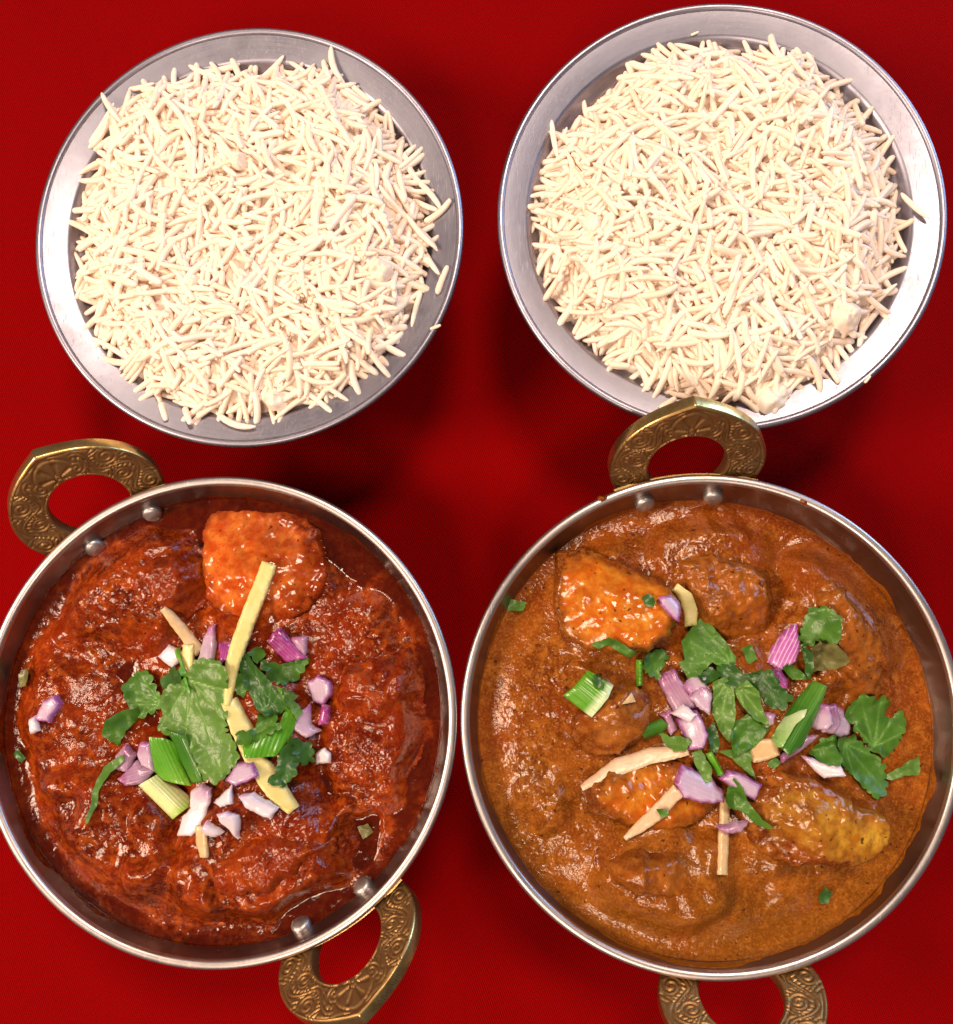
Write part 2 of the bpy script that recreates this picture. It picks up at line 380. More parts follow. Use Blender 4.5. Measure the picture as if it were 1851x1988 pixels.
def in_poly(P, x, y):
    c = np.zeros(np.shape(x), bool); n = len(P); j = n - 1
    for i in range(n):
        xi, yi = P[i]; xj, yj = P[j]
        cond = ((yi > y) != (yj > y)) & (x < (xj - xi) * (y - yi) / (yj - yi + 1e-12) + xi)
        c ^= cond; j = i
    return c
def poly_dist(P, x, y):
    d = np.full(np.shape(x), 1e9); n = len(P)
    for i in range(n):
        ax, ay = P[i]; bx, by = P[(i + 1) % n]
        ux, uy = bx - ax, by - ay; l2 = ux * ux + uy * uy + 1e-18
        t = np.clip(((x - ax) * ux + (y - ay) * uy) / l2, 0, 1)
        d = np.minimum(d, np.hypot(x - ax - t * ux, y - ay - t * uy))
    return d
RICE = {}
def build_rice(cx, cy, outline, label, count, seed, dome, clumps):
    r_ = np.random.default_rng(seed)
    P = ats(outline, ZB + .001) - np.array([cx, cy]); P = P.mean(0) + (P - P.mean(0)) * 1.045
    res = .0004; G = 400; half = G * res / 2
    gx = (np.arange(G) + .5) * res - half; X, Y = np.meshgrid(gx, gx)
    rad = np.hypot(X, Y)
    H = flange_z(np.minimum(rad, .0735)).astype(float); H[rad > .0745] = 0.0
    ins = in_poly(P, X, Y); d = poly_dist(P, X, Y) * np.where(ins, 1, -1)
    mound = ZB - .0118 + (dome + .003) * sstep(-.002, .022, d) ** .8 + .0022 * fbm(X, Y, .016, 3, seed) * sstep(0, .012, d)
    mound = np.where(ins, mound, 0); mound = np.where(rad < .0604, np.maximum(mound, ZB - .0108), mound)
    base_z = mound.copy()
    H = np.maximum(H, mound); ID = np.full((G, G), -1, np.int32)
    placed = []
    s = np.linspace(-1, 1, 34); w = np.linspace(-1, 1, 8)
    SS, WW = np.meshgrid(s, w); SS = SS.ravel(); WW = WW.ravel()
    yawf = 14 * fbm(X, Y, .010, 2, seed + 61)
    allow = in_poly(P, X, Y) & (d > .0012)
    ys, xs = np.nonzero(allow)
    for g in range(count):
        vi = int(r_.integers(0, len(GV))); L, R, gv, gf, gm, bend = GV[vi]
        sc = r_.uniform(.86, 1.10)
        best = None
        for _ in range(3):
            q = r_.integers(0, len(xs)); hh = H[ys[q], xs[q]]
            hh = hh - base_z[ys[q], xs[q]]
            if best is None or hh < best[0]: best = (hh, q)
        q = best[1]; x0 = gx[xs[q]] + r_.uniform(-1, 1) * res; y0 = gx[ys[q]] + r_.uniform(-1, 1) * res
        yaw = r_.uniform(0, 2 * math.pi)
        if r_.random() < .6: yaw = float(yawf[ys[q], xs[q]]) + r_.normal(0, .35) + (math.pi if r_.random() < .5 else 0)
        ca, sa = math.cos(yaw), math.sin(yaw)
        lx = SS * L * sc / 2; wl = np.sqrt(np.clip(1 - np.abs(SS) ** 3.2, 0, 1)) * .95
        ly = WW * R * wl + bend * L * (SS * SS - .33) * sc
        ix = np.clip(((x0 + lx * ca - ly * sa + half) / res).astype(int), 0, G - 1)
        iy = np.clip(((y0 + lx * sa + ly * ca + half) / res).astype(int), 0, G - 1)
        rz = R * .86 * wl * np.sqrt(np.clip(1 - WW ** 2, 0, 1))
        h = H[iy, ix] + rz
        a = SS < -.12; b = SS > .12
        i1 = np.nonzero(a)[0][np.argmax(h[a])]; i2 = np.nonzero(b)[0][np.argmax(h[b])]
        slope = (h[i2] - h[i1]) / (lx[i2] - lx[i1]); slope = float(np.clip(slope, -.42, .42))
        z0 = np.quantile(h - slope * lx, .52) - .0002
        top = z0 + slope * lx + rz
        cur = H[iy, ix]; upd = top > cur
        np.maximum.at(H, (iy, ix), top)
        ID[iy[upd], ix[upd]] = g
        placed.append((vi, x0, y0, z0, yaw, slope, sc, r_.uniform(0, 6.28)))
    vis = np.bincount(ID[ID >= 0], minlength=count)
    root = empty('rice', (cx, cy, ZB - .01)); tag(root, label, 'rice', 'servings of white rice')
    order = np.argsort(-vis); single = set(order[:300].tolist())
    V = []; F = []; T = []; off = 0
    for g, (vi, x0, y0, z0, yaw, slope, sc, roll) in enumerate(placed):
        if vis[g] < 3: continue
        rot = Matrix.Rotation(yaw, 4, 'Z') @ Matrix.Rotation(-math.atan(slope), 4, 'Y') @ Matrix.Rotation(.0 + .25 * math.sin(roll), 4, 'X')
        if g in single:
            o = link('rice_grain', GV[vi][4], root)
            o.matrix_local = Matrix.Translation((x0, y0, z0 - (ZB - .01))) @ rot @ Matrix.Diagonal((sc, sc, sc, 1))
        else:
            Mx = np.array(rot.to_3x3()) * sc
            vv = GV[vi][2] @ Mx.T + np.array([x0, y0, z0 - (ZB - .01)])
            V.append(vv); F += [tuple(i + off for i in ff) for ff in GV[vi][3]]; T += [float(r_.uniform(0, 1))] * len(vv); off += len(vv)
    # the packed core below the top grains
    cv = []; na_, nr_ = 120, 40
    for j in range(nr_ + 1):
        for i in range(na_):
            r0 = .0734 * j / nr_; a0 = 2 * math.pi * i / na_; x, y = r0 * math.cos(a0), r0 * math.sin(a0)
            z0 = base_z[min(G - 1, int((y + half) / res)), min(G - 1, int((x + half) / res))]
            lowz = (float(flange_z(np.array(r0))) - .0007) if r0 > .0603 else 0
            cv.append((x, y, (max(z0 + (.0019 if z0 > 0 else 0), lowz) if r0 <= .0600 else max(z0, lowz)) - (ZB - .01)))
    for j in range(nr_):
        for i in range(na_):
            F.append((off + j * na_ + i, off + (j + 1) * na_ + i, off + (j + 1) * na_ + (i + 1) % na_, off + j * na_ + (i + 1) % na_))
    V.append(np.array(cv)); T += [.3] * len(cv)
    o = link('packed_grains', mesh_from('packed_grains', np.concatenate(V), F, M_RICE, sharp=70, attrs={'tone': T}), root); o['kind'] = 'stuff'
    for (px, py, rr0) in clumps:
        x0, y0 = at(px, py, ZB + .004) - np.array([cx, cy]); hz = H[int((y0 + half) / res), int((x0 + half) / res)]
        na_, nr_ = 30, 9; cv = [(0, 0, .0022)]
        for j in range(1, nr_ + 1):
            q = j / nr_
            for i in range(na_):
                a0 = 2 * math.pi * i / na_; ww = rr0 * q * (1 + .35 * float(fbm(np.array([math.cos(a0) * 1.3]), np.array([math.sin(a0) * 1.3 + px]), 1.0, 3, 5)[0]))
                xx, yy = ww * math.cos(a0), ww * math.sin(a0)
                cv.append((xx, yy, .0022 * (1 - q ** 2.4) - .0016 * q ** 4 + .0026 * float(fbm(np.array([xx + px]), np.array([yy]), .0024, 3, 7)[0])))
        cf = [(0, 1 + i, 1 + (i + 1) % na_) for i in range(na_)] + [(1 + j * na_ + i, 1 + (j + 1) * na_ + i, 1 + (j + 1) * na_ + (i + 1) % na_, 1 + j * na_ + (i + 1) % na_) for j in range(nr_ - 1) for i in range(na_)]
        o = link('mashed_clump', mesh_from('mashed_clump', cv, cf, M_RICE, attrs={'tone': [.8] * len(cv)}), root, (x0, y0, hz - .0004 - (ZB - .01)))
        o['label'] = 'sticky mashed clump of rice'
    RICE[label] = (H, res, half, cx, cy)
    return H, res, half
OUT_L = [(140,480),(152,400),(160,340),(158,275),(190,190),(270,140),(390,110),(480,108),(560,104),(640,112),(700,150),(740,200),(790,255),(810,340),(825,400),(835,480),(815,600),(765,680),(735,730),(640,785),(540,805),(470,815),(360,815),(280,775),(215,715),(190,640),(145,560)]
OUT_R = [(1050,400),(1072,335),(1085,265),(1135,215),(1200,155),(1255,95),(1330,85),(1470,82),(1540,75),(1600,115),(1645,175),(1690,235),(1735,295),(1745,370),(1760,430),(1750,520),(1715,590),(1685,640),(1615,735),(1560,765),(1530,790),(1440,795),(1310,775),(1205,695),(1115,610),(1075,560)]
HL = build_rice(*BL, OUT_L, 'mound of long white rice filling the left bowl', 2100, 3, .0105, [(738, 525, .0050), (525, 765, .0045), (375, 548, .0028), (470, 320, .0034)])
HR = build_rice(*BR, OUT_R, 'mound of long white rice filling the right bowl', 2100, 5, .0125, [(1640, 612, .0052), (1505, 762, .0058), (1620, 165, .0050), (1150, 440, .0040)])

def loose_grain(Hs, c, px, py, ang, vi, label, name='rice_grain', sc=1.0):
    H, res, half = Hs
    z = ZB
    for _ in range(4):
        x, y = at(px, py, z)
        i = int(np.clip((x - c[0] + half) / res, 0, len(H) - 1)); j = int(np.clip((y - c[1] + half) / res, 0, len(H) - 1))
        dx = .003 * math.cos(ang); dy = .003 * math.sin(ang)
        def hs(x, y):
            if math.hypot(x - c[0], y - c[1]) > .0735: return ZB - .0002
            i = int(np.clip((x - c[0] + half) / res, 0, len(H) - 1)); j = int(np.clip((y - c[1] + half) / res, 0, len(H) - 1)); return H[j, i]
        z = hs(x, y)
    h1, h2 = hs(x - dx, y - dy), hs(x + dx, y + dy)
    sl = float(np.clip((h2 - h1) / .006, -.5, .5)); z = max(z, (h1 + h2) / 2)
    o = link(name, GV[vi][4]); o.location = (x, y, z + .0010 * sc)
    o.rotation_euler = (Matrix.Rotation(ang, 3, 'Z') @ Matrix.Rotation(-math.atan(sl), 3, 'Y')).to_euler(); o.scale = (sc,) * 3
    tag(o, label, 'rice grain', 'loose grains on the bowl rims')
loose_grain(HL, BL, 835, 378, R_(-52), 1, 'loose rice grain slanting over the right rim of the left bowl, upper one')
loose_grain(HL, BL, 852, 414, R_(35), 2, 'loose rice grain touching the right rim edge of left bowl, crosswise')
loose_grain(HL, BL, 818, 455, R_(-48), 3, 'rice grain at right edge of left mound, pointing down right')
loose_grain(HL, BL, 838, 512, R_(-62), 0, 'rice grain lying alone on right rim of left bowl, halfway down')
loose_grain(HL, BL, 859, 545, R_(70), 4, 'upright short rice grain on right rim of left bowl, lowest one')
loose_grain(HL, BL, 458, 822, R_(-20), 8, 'long curved rice grain on the bottom rim of the left bowl')
loose_grain(HL, BL, 366, 808, R_(-65), 7, 'short broken rice grain at bottom rim of left bowl')
loose_grain(HL, BL, 320, 800, R_(-70), 7, 'stubby rice grain at lower left rim of left bowl')
loose_grain(HL, BL, 217, 213, R_(-55), 3, 'rice grain poking out over the upper left rim of the left bowl')
loose_grain(HL, BL, 652, 132, R_(-70), 8, 'bent rice grain at the top right rim of the left bowl')
loose_grain(HR, BR, 1773, 402, R_(-58), 0, 'thick rice grain lying on the right rim of the right bowl')
loose_grain(HR, BR, 1610, 720, R_(-60), 4, 'rice grain on lower right rim of right bowl, near the mashed clump')
loose_grain(HR, BR, 1203, 710, R_(-5), 7, 'tiny rice grain lying flat on lower left rim of right bowl')
loose_grain(HR, BR, 1296, 784, R_(35), 7, 'short rice grain beside the brass handle on the right bowl')
loose_grain(HR, BR, 1076, 275, R_(-80), 0, 'upright rice grain at the upper left edge of the right mound')
loose_grain(HR, BR, 1042, 402, R_(20), 7, 'short rice grain poking out at far left of right mound')
loose_grain(HR, BR, 1349, 66, R_(20), 7, 'tiny rice crumb on the top rim of the right bowl', 'rice_crumb', .4)
loose_grain(HL, BL, 846, 636, R_(20), 7, 'tiny rice crumb stuck on outer right edge of left bowl', 'rice_crumb', .55)
loose_grain(HR, BR, 1684, 737, R_(50), 7, 'tiny rice crumb stuck on outer lower edge of right bowl', 'rice_crumb', .45)

# ------------------------------------------------------------------ karahis
RK = .0800
def wall_r(h): return .0777 - .28 * h - 7.36 * h * h
def build_handle(parent, az, pitch=55, marks=False):
    nphi, nt = 420, 30
    phis = np.radians(np.linspace(-62, 242, nphi))
    cen = np.array([0, .0125])
    ang = phis
    inner = np.stack([.0131 * np.cos(ang), cen[1] + .0140 * np.sin(ang)], 1)
    pk = .0034 * np.exp(-np.abs(np.degrees(ang) - 90) / 20)
    outer = np.stack([(.0252 + pk * .6) * np.cos(ang), cen[1] + (.0236 + pk) * np.sin(ang)], 1)
    low = np.degrees(ang); taper = np.clip((np.abs(low - 90) - 95) / 60, 0, 1)[:, None]
    outer = outer * (1 - taper * .12) + inner * taper * .12
    sarc = np.concatenate([[0], np.cumsum(np.hypot(*np.diff((inner + outer) / 2, axis=0).T))]); Ltot = sarc[-1]
    T = np.linspace(0, 1, nt)
    S_, Tt = np.meshgrid(sarc - Ltot / 2, T, indexing='ij')
    band = np.hypot(*(outer - inner).T)[:, None]
    yb = (Tt - .5) * band; w = .0115
    # engraving: border, running vine with scrolls and hatched leaves, palmette at the tip
    dep = np.zeros_like(S_)
    line = lambda dd, wd: np.exp(-(dd / wd) ** 2)
    dep += .7 * line(np.abs(yb) - w * .41, .00030)
    per = .0170
    away = sstep(.0062, .0080, np.abs(S_))
    vine = w * .27 * np.sin(2 * math.pi * (np.abs(S_) - .004) / per)
    dep += away * (line(yb - vine - .00075, .00034) + line(yb - vine + .00075, .00034))
    sgn = np.sign(S_)
    for k in range(6):
        s0 = .004 + (k * .5 + .25) * per
        sg = 1 if k % 2 == 0 else -1
        dx, dy = np.abs(S_) - s0, (yb + sg * w * .20) * sg
        rho = np.hypot(dx, dy); al = np.arctan2(dy, dx)
        spiral = np.abs(((rho / .00155 - (al + math.pi) / (2 * math.pi)) + .5) % 1 - .5) * .00155
        near = sstep(.0034, .0026, rho)
        dep += away * near * line(spiral, .00036)
        hatch = sstep(.2, .8, np.cos((dx * .8 + dy * .55) * 2 * math.pi / .00125 + 1.5 * np.sin(dy * 900)))
        inleaf = sstep(.0032, .0038, rho) * sstep(.0056, .0048, rho) * ((yb - vine) * -sg > .0010)
        dep += away * .9 * hatch * inleaf
    cy = yb + w * .40; rho = np.hypot(S_, cy); al = np.arctan2(cy, S_)
    petal = sstep(.25, .8, np.cos((al - math.pi / 2) * 9 + math.pi))
    dep += (1 - away) * (petal * sstep(.0018, .0024, rho) * sstep(.0078, .0068, rho) + line(rho - .0086, .00034) + line(rho - .0016, .0003))
    dep += .30 * np.maximum(0, fbm(S_ * 1.0, yb, .0013, 2, 4))
    inside = sstep(.0, .06, Tt) * sstep(1.0, .94, Tt)
    dep = np.clip(dep, 0, 1.2) * inside * .00036
    th = .0055
    verts = []; faces = []; mi = []
    nb = 6; ring = nt + nb
    tv = Tt
    for i in range(nphi):
        a, b = inner[i], outer[i]
        nrm_ = (b - a) / np.linalg.norm(b - a)
        for j in range(nt):
            p = a + (b - a) * T[j]
            edge = .00025 if j in (0, nt - 1) else 0
            verts.append((p[0], p[1], th / 2 - dep[i, j] - edge))
        for q, zz in ((b + nrm_ * .0003, th / 2 - .0008), (b + nrm_ * .0003, -th / 2 + .0008), (b - nrm_ * .0005, -th / 2), (a + nrm_ * .0005, -th / 2), (a - nrm_ * .0003, -th / 2 + .0008), (a - nrm_ * .0003, th / 2 - .0008)):
            verts.append((q[0], q[1], zz))
    verts = np.array(verts)
    verts[:, 1] = np.maximum(verts[:, 1], -.0012)
    for i in range(nphi - 1):
        for j in range(ring):
            j2 = (j + 1) % ring
            faces.append((i * ring + j, i * ring + j2, (i + 1) * ring + j2, (i + 1) * ring + j)); mi.append(0 if j < nt - 1 or j > nt + 3 else 1)
    faces.append(tuple(range(ring))); mi.append(1); faces.append(tuple((nphi - 1) * ring + j for j in reversed(range(ring)))); mi.append(1)
    # place: u across, v outward and up
    p = math.radians(pitch); ca, sa = math.cos(az), math.sin(az)
    er = np.array([ca, sa, 0]); et = np.array([sa, -ca, 0]); ez = np.array([0, 0, 1.0])
    vdir = er * math.cos(p) + ez * math.sin(p); ndir = -er * math.sin(p) + ez * math.cos(p)
    h0 = .0105
    org = er * (wall_r(h0) + .0012 + .0022) + ez * (ZR - h0)
    W = org + verts[:, :1] * et + verts[:, 1:2] * vdir + verts[:, 2:3] * ndir
    me = mesh_from('handle', W, [tuple(reversed(f)) for f in faces], [M_FACE, M_EDGE], sharp=42, mat_idx=mi)
    h = link('handle', me, parent)
    if marks:      # row of tiny worn engraved strokes on the outer edge beside the tip
        mv = []; mf = []; r2 = random.Random(4)
        for q in np.linspace(97, 122, 22):
            i = int(np.argmin(np.abs(np.degrees(phis) - q))); a_, b_ = inner[i], outer[i]; nn_ = (b_ - a_) / np.linalg.norm(b_ - a_); tt = np.array([-nn_[1], nn_[0]])
            hh = r2.uniform(.0004, .0009); cz = r2.uniform(-.0004, .0004); sl = r2.uniform(-.0004, .0004); k0 = len(mv)
            for dt, dz in ((-.00011, -hh), (.00011, -hh), (.00011, hh), (-.00011, hh)):
                p2 = b_ + nn_ * .00034 + tt * (dt + sl * np.sign(dz)); p3 = org + p2[0] * et + p2[1] * vdir + (cz + dz) * ndir; mv.append(p3)
            mf.append((k0, k0 + 1, k0 + 2, k0 + 3))
        link('engraved_marks', mesh_from('engraved_marks', mv, mf, mat_plain('dark_engraving', (.05, .035, .02), .6), smooth=False), h)
    # lug that the rivets hold against the wall
    n = 14; lv = []
    for k in range(n + 1):
        a = az + (k / n - .5) * .60
        for rr, zz in ((.0005, .004), (.0036, .004), (.0036, .017), (.0005, .017)):
            R0 = wall_r(zz) + .0012 + rr - .0004
            lv.append((R0 * math.cos(a), R0 * math.sin(a), ZR - zz))
    lf = [(k * 4 + j, k * 4 + (j + 1) % 4, (k + 1) * 4 + (j + 1) % 4, (k + 1) * 4 + j) for k in range(n) for j in range(4)] + [(3, 2, 1, 0), tuple(n * 4 + j for j in range(4))]
    link('lug', mesh_from('lug', lv, lf, M_EDGE, sharp=30), h)
    return h
def build_karahi(cx, cy, az, rivets, label):
    t = empty('karahi_pan', (cx, cy, 0)); tag(t, label, 'pan', 'two handled metal pans of curry')
    hs = np.linspace(.0012, .0475, 26)
    inn = [(wall_r(h), ZR - h) for h in hs]; out = [(wall_r(h) + .0012, ZR - h - .0002) for h in hs[:-1]]
    prof = [(0, .0025)] + [(float(a), float(b)) for a, b in inn[::-1]] + [(float(a), float(b)) for a, b in out] + [(.0475, .0003), (0, .0003)]
    v, f = lathe(prof, 240); link('body', mesh_from('karahi_body', v, f, M_PAN, sharp=45), t)
    rim = [(RK - .0031, ZR - .0018), (RK - .0030, ZR - .0004), (RK - .0026, ZR + .0001), (RK - .0018, ZR + .00035), (RK - .0009, ZR + .0003), (RK - .0003, ZR - .0001), (RK, ZR - .0009), (RK - .0002, ZR - .0020), (RK - .0012, ZR - .0026)]
    v, f = lathe(rim, 240, True); link('rim', mesh_from('karahi_rim', v, f, M_RIM, sharp=70), t)
    for a in az: build_handle(t, a, marks=abs(a - R_(-57)) < .01)
    for px, py in rivets:
        h = .0092
        p = at(px, py, ZR - h) - np.array([cx, cy]); a = math.atan2(p[1], p[0])
        prof = [(0, .0030), (.0020, .0028), (.0028, .0025), (.0033, .0017), (.0033, -.001)]
        v, f = lathe(prof, 28); me = mesh_from('rivet', v, [tuple(reversed(x)) for x in f], M_RIVET, sharp=40)
        o = link('rivet', me, t)
        r0 = wall_r(h); zax = Vector((-math.cos(a), -math.sin(a), .75)).normalized()
        o.location = (r0 * math.cos(a), r0 * math.sin(a), ZR - h); o.rotation_euler = zax.to_track_quat('Z', 'Y').to_euler()
    return t
KL = (-.1011, -.0383); KR = (.0598, -.0379)
build_karahi(*KL, (R_(122.5), R_(-57)), [(295, 990), (180, 1055), (712, 1728), (590, 1806)], 'metal pan holding dark red curry, brass handles upper left and lower right')
build_karahi(*KR, (R_(94), R_(-84.5)), [(1250, 970), (1385, 960)], 'metal pan holding orange brown curry, brass handles top and bottom')

# ------------------------------------------------------------------ curry
class Pile:
    """height of everything in one pan, for resting one thing on another"""
    def __init__(s, c, tilt, lumps, seed, rough, smooth, pool):
        s.smooth = smooth; s.pool = pool
        s.c = c; s.res = .0006; s.G = 272; s.half = s.G * s.res / 2
        s.tilt = tilt; s.lumps = lumps; s.seed = seed; s.rough = rough
        g = (np.arange(s.G) + .5) * s.res - s.half; s.X, s.Y = np.meshgrid(g, g)
        s.H = s.gravy(s.X, s.Y)
    def level(s, x, y): h0, gx, gy = s.tilt; return ZR - h0 + gx * x / .07 + gy * y / .07
    def gravy(s, x, y, oil=False):
        r = np.hypot(x, y); k = sstep(.0735, .060, r); k2 = sstep(.078, .070, r)
        z = s.level(x, y)
        wx = x + .004 * fbm(x, y, .02, 2, s.seed + 31); wy = y + .004 * fbm(x, y, .02, 2, s.seed + 47)
        z = z + s.rough * k * .0085 * fbm(wx, wy, .024, 3, s.seed, .42)
        mk = s.smooth + (1 - s.smooth) * sstep(-.10, .18, fbm(x, y, .019, 2, s.seed + 71))
        z = z + k2 * mk * s.rough * (.0005 * fbm(x, y, .0046, 2, s.seed + 9) + .00048 * fbm(x, y, .0015, 2, s.seed + 13, .4))
        for (px, py, rp, h) in s.lumps:
            p = at(px, py, ZR - .008) - np.array(s.c); R = rp * .17e-3
            d = np.hypot(x - p[0], y - p[1]) / R * (1 + .5 * fbm(x, y, .014, 2, s.seed + px))
            z = z + 1.5 * h * sstep(1.1, .55, d) * (k if h > 0 else 1)
        z = z - .0022 * sstep(.058, .071, r)
        pool = s.level(x, y) - s.pool + .0004 * fbm(x, y, .009, 2, s.seed + 3) + .00012 * fbm(x, y, .0022, 2, s.seed + 4)
        kk = .00025; zz = pool + np.logaddexp(0, np.clip((z - pool) / kk, -60, 60)) * kk
        if oil: return zz, sstep(.0006, -.0004, z - pool)
        return zz
    def sample(s, x, y):
        i = np.clip(((x - s.c[0] + s.half) / s.res).astype(int), 0, s.G - 1); j = np.clip(((y - s.c[1] + s.half) / s.res).astype(int), 0, s.G - 1)
        return s.H[j, i]
    def raise_to(s, x, y, z):
        i = np.clip(((x - s.c[0] + s.half) / s.res).astype(int), 0, s.G - 1); j = np.clip(((y - s.c[1] + s.half) / s.res).astype(int), 0, s.G - 1)
        np.maximum.at(s.H, (j, i), z)
def build_gravy(pile, mat, label):
    nr, na = 330, 880
    a = np.linspace(0, 2 * math.pi, na, endpoint=False)
    edge = np.full(na, .070)
    for _ in range(8):
        ze = pile.gravy(edge * np.cos(a), edge * np.sin(a)); edge = wall_r(ZR - ze) + .0003
    k = (np.arange(1, nr + 1) / nr) ** .75
    RR = k[:, None] * edge[None, :]; X = RR * np.cos(a); Y = RR * np.sin(a); Z, OIL = pile.gravy(X, Y, True)
    OIL = np.concatenate([[0], OIL.ravel()])
    v = np.concatenate([[[0, 0, float(pile.gravy(np.zeros(1), np.zeros(1))[0])]], np.stack([X.ravel(), Y.ravel(), Z.ravel()], 1)])
    f = [(0, 1 + i, 1 + (i + 1) % na) for i in range(na)]
    for j in range(nr - 1):
        o0 = 1 + j * na; o1 = o0 + na
        for i in range(na):
            i2 = (i + 1) % na; f.append((o0 + i, o1 + i, o1 + i2, o0 + i2))
    # thin film and splashes left on the pan wall above the sauce
    ca_, sa_ = np.cos(a), np.sin(a)
    hg = .0006 + .0075 * np.maximum(0, fbm(ca_ * 3, sa_ * 3, 1.0, 4, pile.seed + 5) + .08) + .0012 * np.maximum(0, fbm(ca_ * 30, sa_ * 30, 1.0, 3, pile.seed + 8))
    ze = Z[-1]; f0 = len(v) - na; nf = 6
    for t in range(1, nf + 1):
        zz = np.minimum(ze + hg * t / nf, ZR - .003); rr_ = wall_r(ZR - zz) - .00022 * (1 - t / nf) + .00004
        if t == nf: rr_ = rr_ + .0004
        v = np.concatenate([v, np.stack([rr_ * ca_, rr_ * sa_, zz], 1)]); OIL = np.concatenate([OIL, np.full(na, .8)])
        b1 = len(v) - na; b_ = f0 if t == 1 else b1 - na
        for i in range(na): f.append((b_ + i, b1 + i, b1 + (i + 1) % na, b_ + (i + 1) % na))
    # close below against the pan so the sauce is a solid filling
    b0 = len(v); hb = .030; rb = wall_r(hb)
    v = np.concatenate([v, np.stack([rb * np.cos(a), rb * np.sin(a), np.full(na, ZR - hb)], 1)])
    o0 = 1 + (nr - 1) * na
    for i in range(na): f.append((o0 + i, b0 + i, b0 + (i + 1) % na, o0 + (i + 1) % na))
    f.append(tuple(b0 + i for i in reversed(range(na))))
    o = link('curry_sauce', mesh_from('curry_sauce', v, f, mat, attrs={'oil': np.concatenate([OIL, np.zeros(na)])}), None, (pile.c[0], pile.c[1], 0)); tag(o, label, 'curry', 'pans of curry sauce')
    return o
L_DARK, L_MID, L_LIGHT, L_OIL = (.072, .0052, .0006), (.180, .0175, .0014), (.38, .070, .0055), (.040, .0024, .0003)
R_DARK, R_MID, R_LIGHT, R_OIL = (.110, .0215, .0024), (.220, .058, .0055), (.37, .128, .0165), (.175, .048, .0025)
M_SL = mat_sauce('red_gravy', L_DARK, L_MID, L_LIGHT, L_OIL, .65, seed=.3)
M_SR = mat_sauce('orange_gravy', R_DARK, R_MID, R_LIGHT, R_OIL, .65, seed=1.3, oilmix=.4, rough=(.05, .14), ends=((.19, .030, .003), (.19, .066, .004)))
PL = Pile(KL, (.0078, -.0018, -.0016), [(250, 1130, 150, .004), (150, 1400, 150, .003), (690, 1250, 130, .003), (730, 1420, 130, .005), (520, 1650, 170, .005), (350, 1750, 130, .003), (250, 1620, 130, .003), (440, 1420, 190, .004), (130, 1560, 90, .002),
                                     (690, 1640, 60, -.003), (845, 1350, 50, -.004), (610, 1790, 80, -.003), (330, 985, 70, -.002), (690, 1060, 80, -.002)], 2, .95, .30, .0020)
PR = Pile(KR, (.0076, -.0006, -.0036), [(1390, 1100, 130, .004), (1650, 1180, 140, .005), (1120, 1330, 60, .002), (1440, 1400, 160, .004), (1260, 1700, 130, .004), (1600, 1580, 130, .003), (1040, 1560, 70, .002), (1180, 1180, 120, .003)], 6, .62, .10, .0034)
build_gravy(PL, M_SL, 'dark red chunky curry sauce filling the pan on the left')
build_gravy(PR, M_SR, 'orange brown oily curry sauce filling the pan on the right')

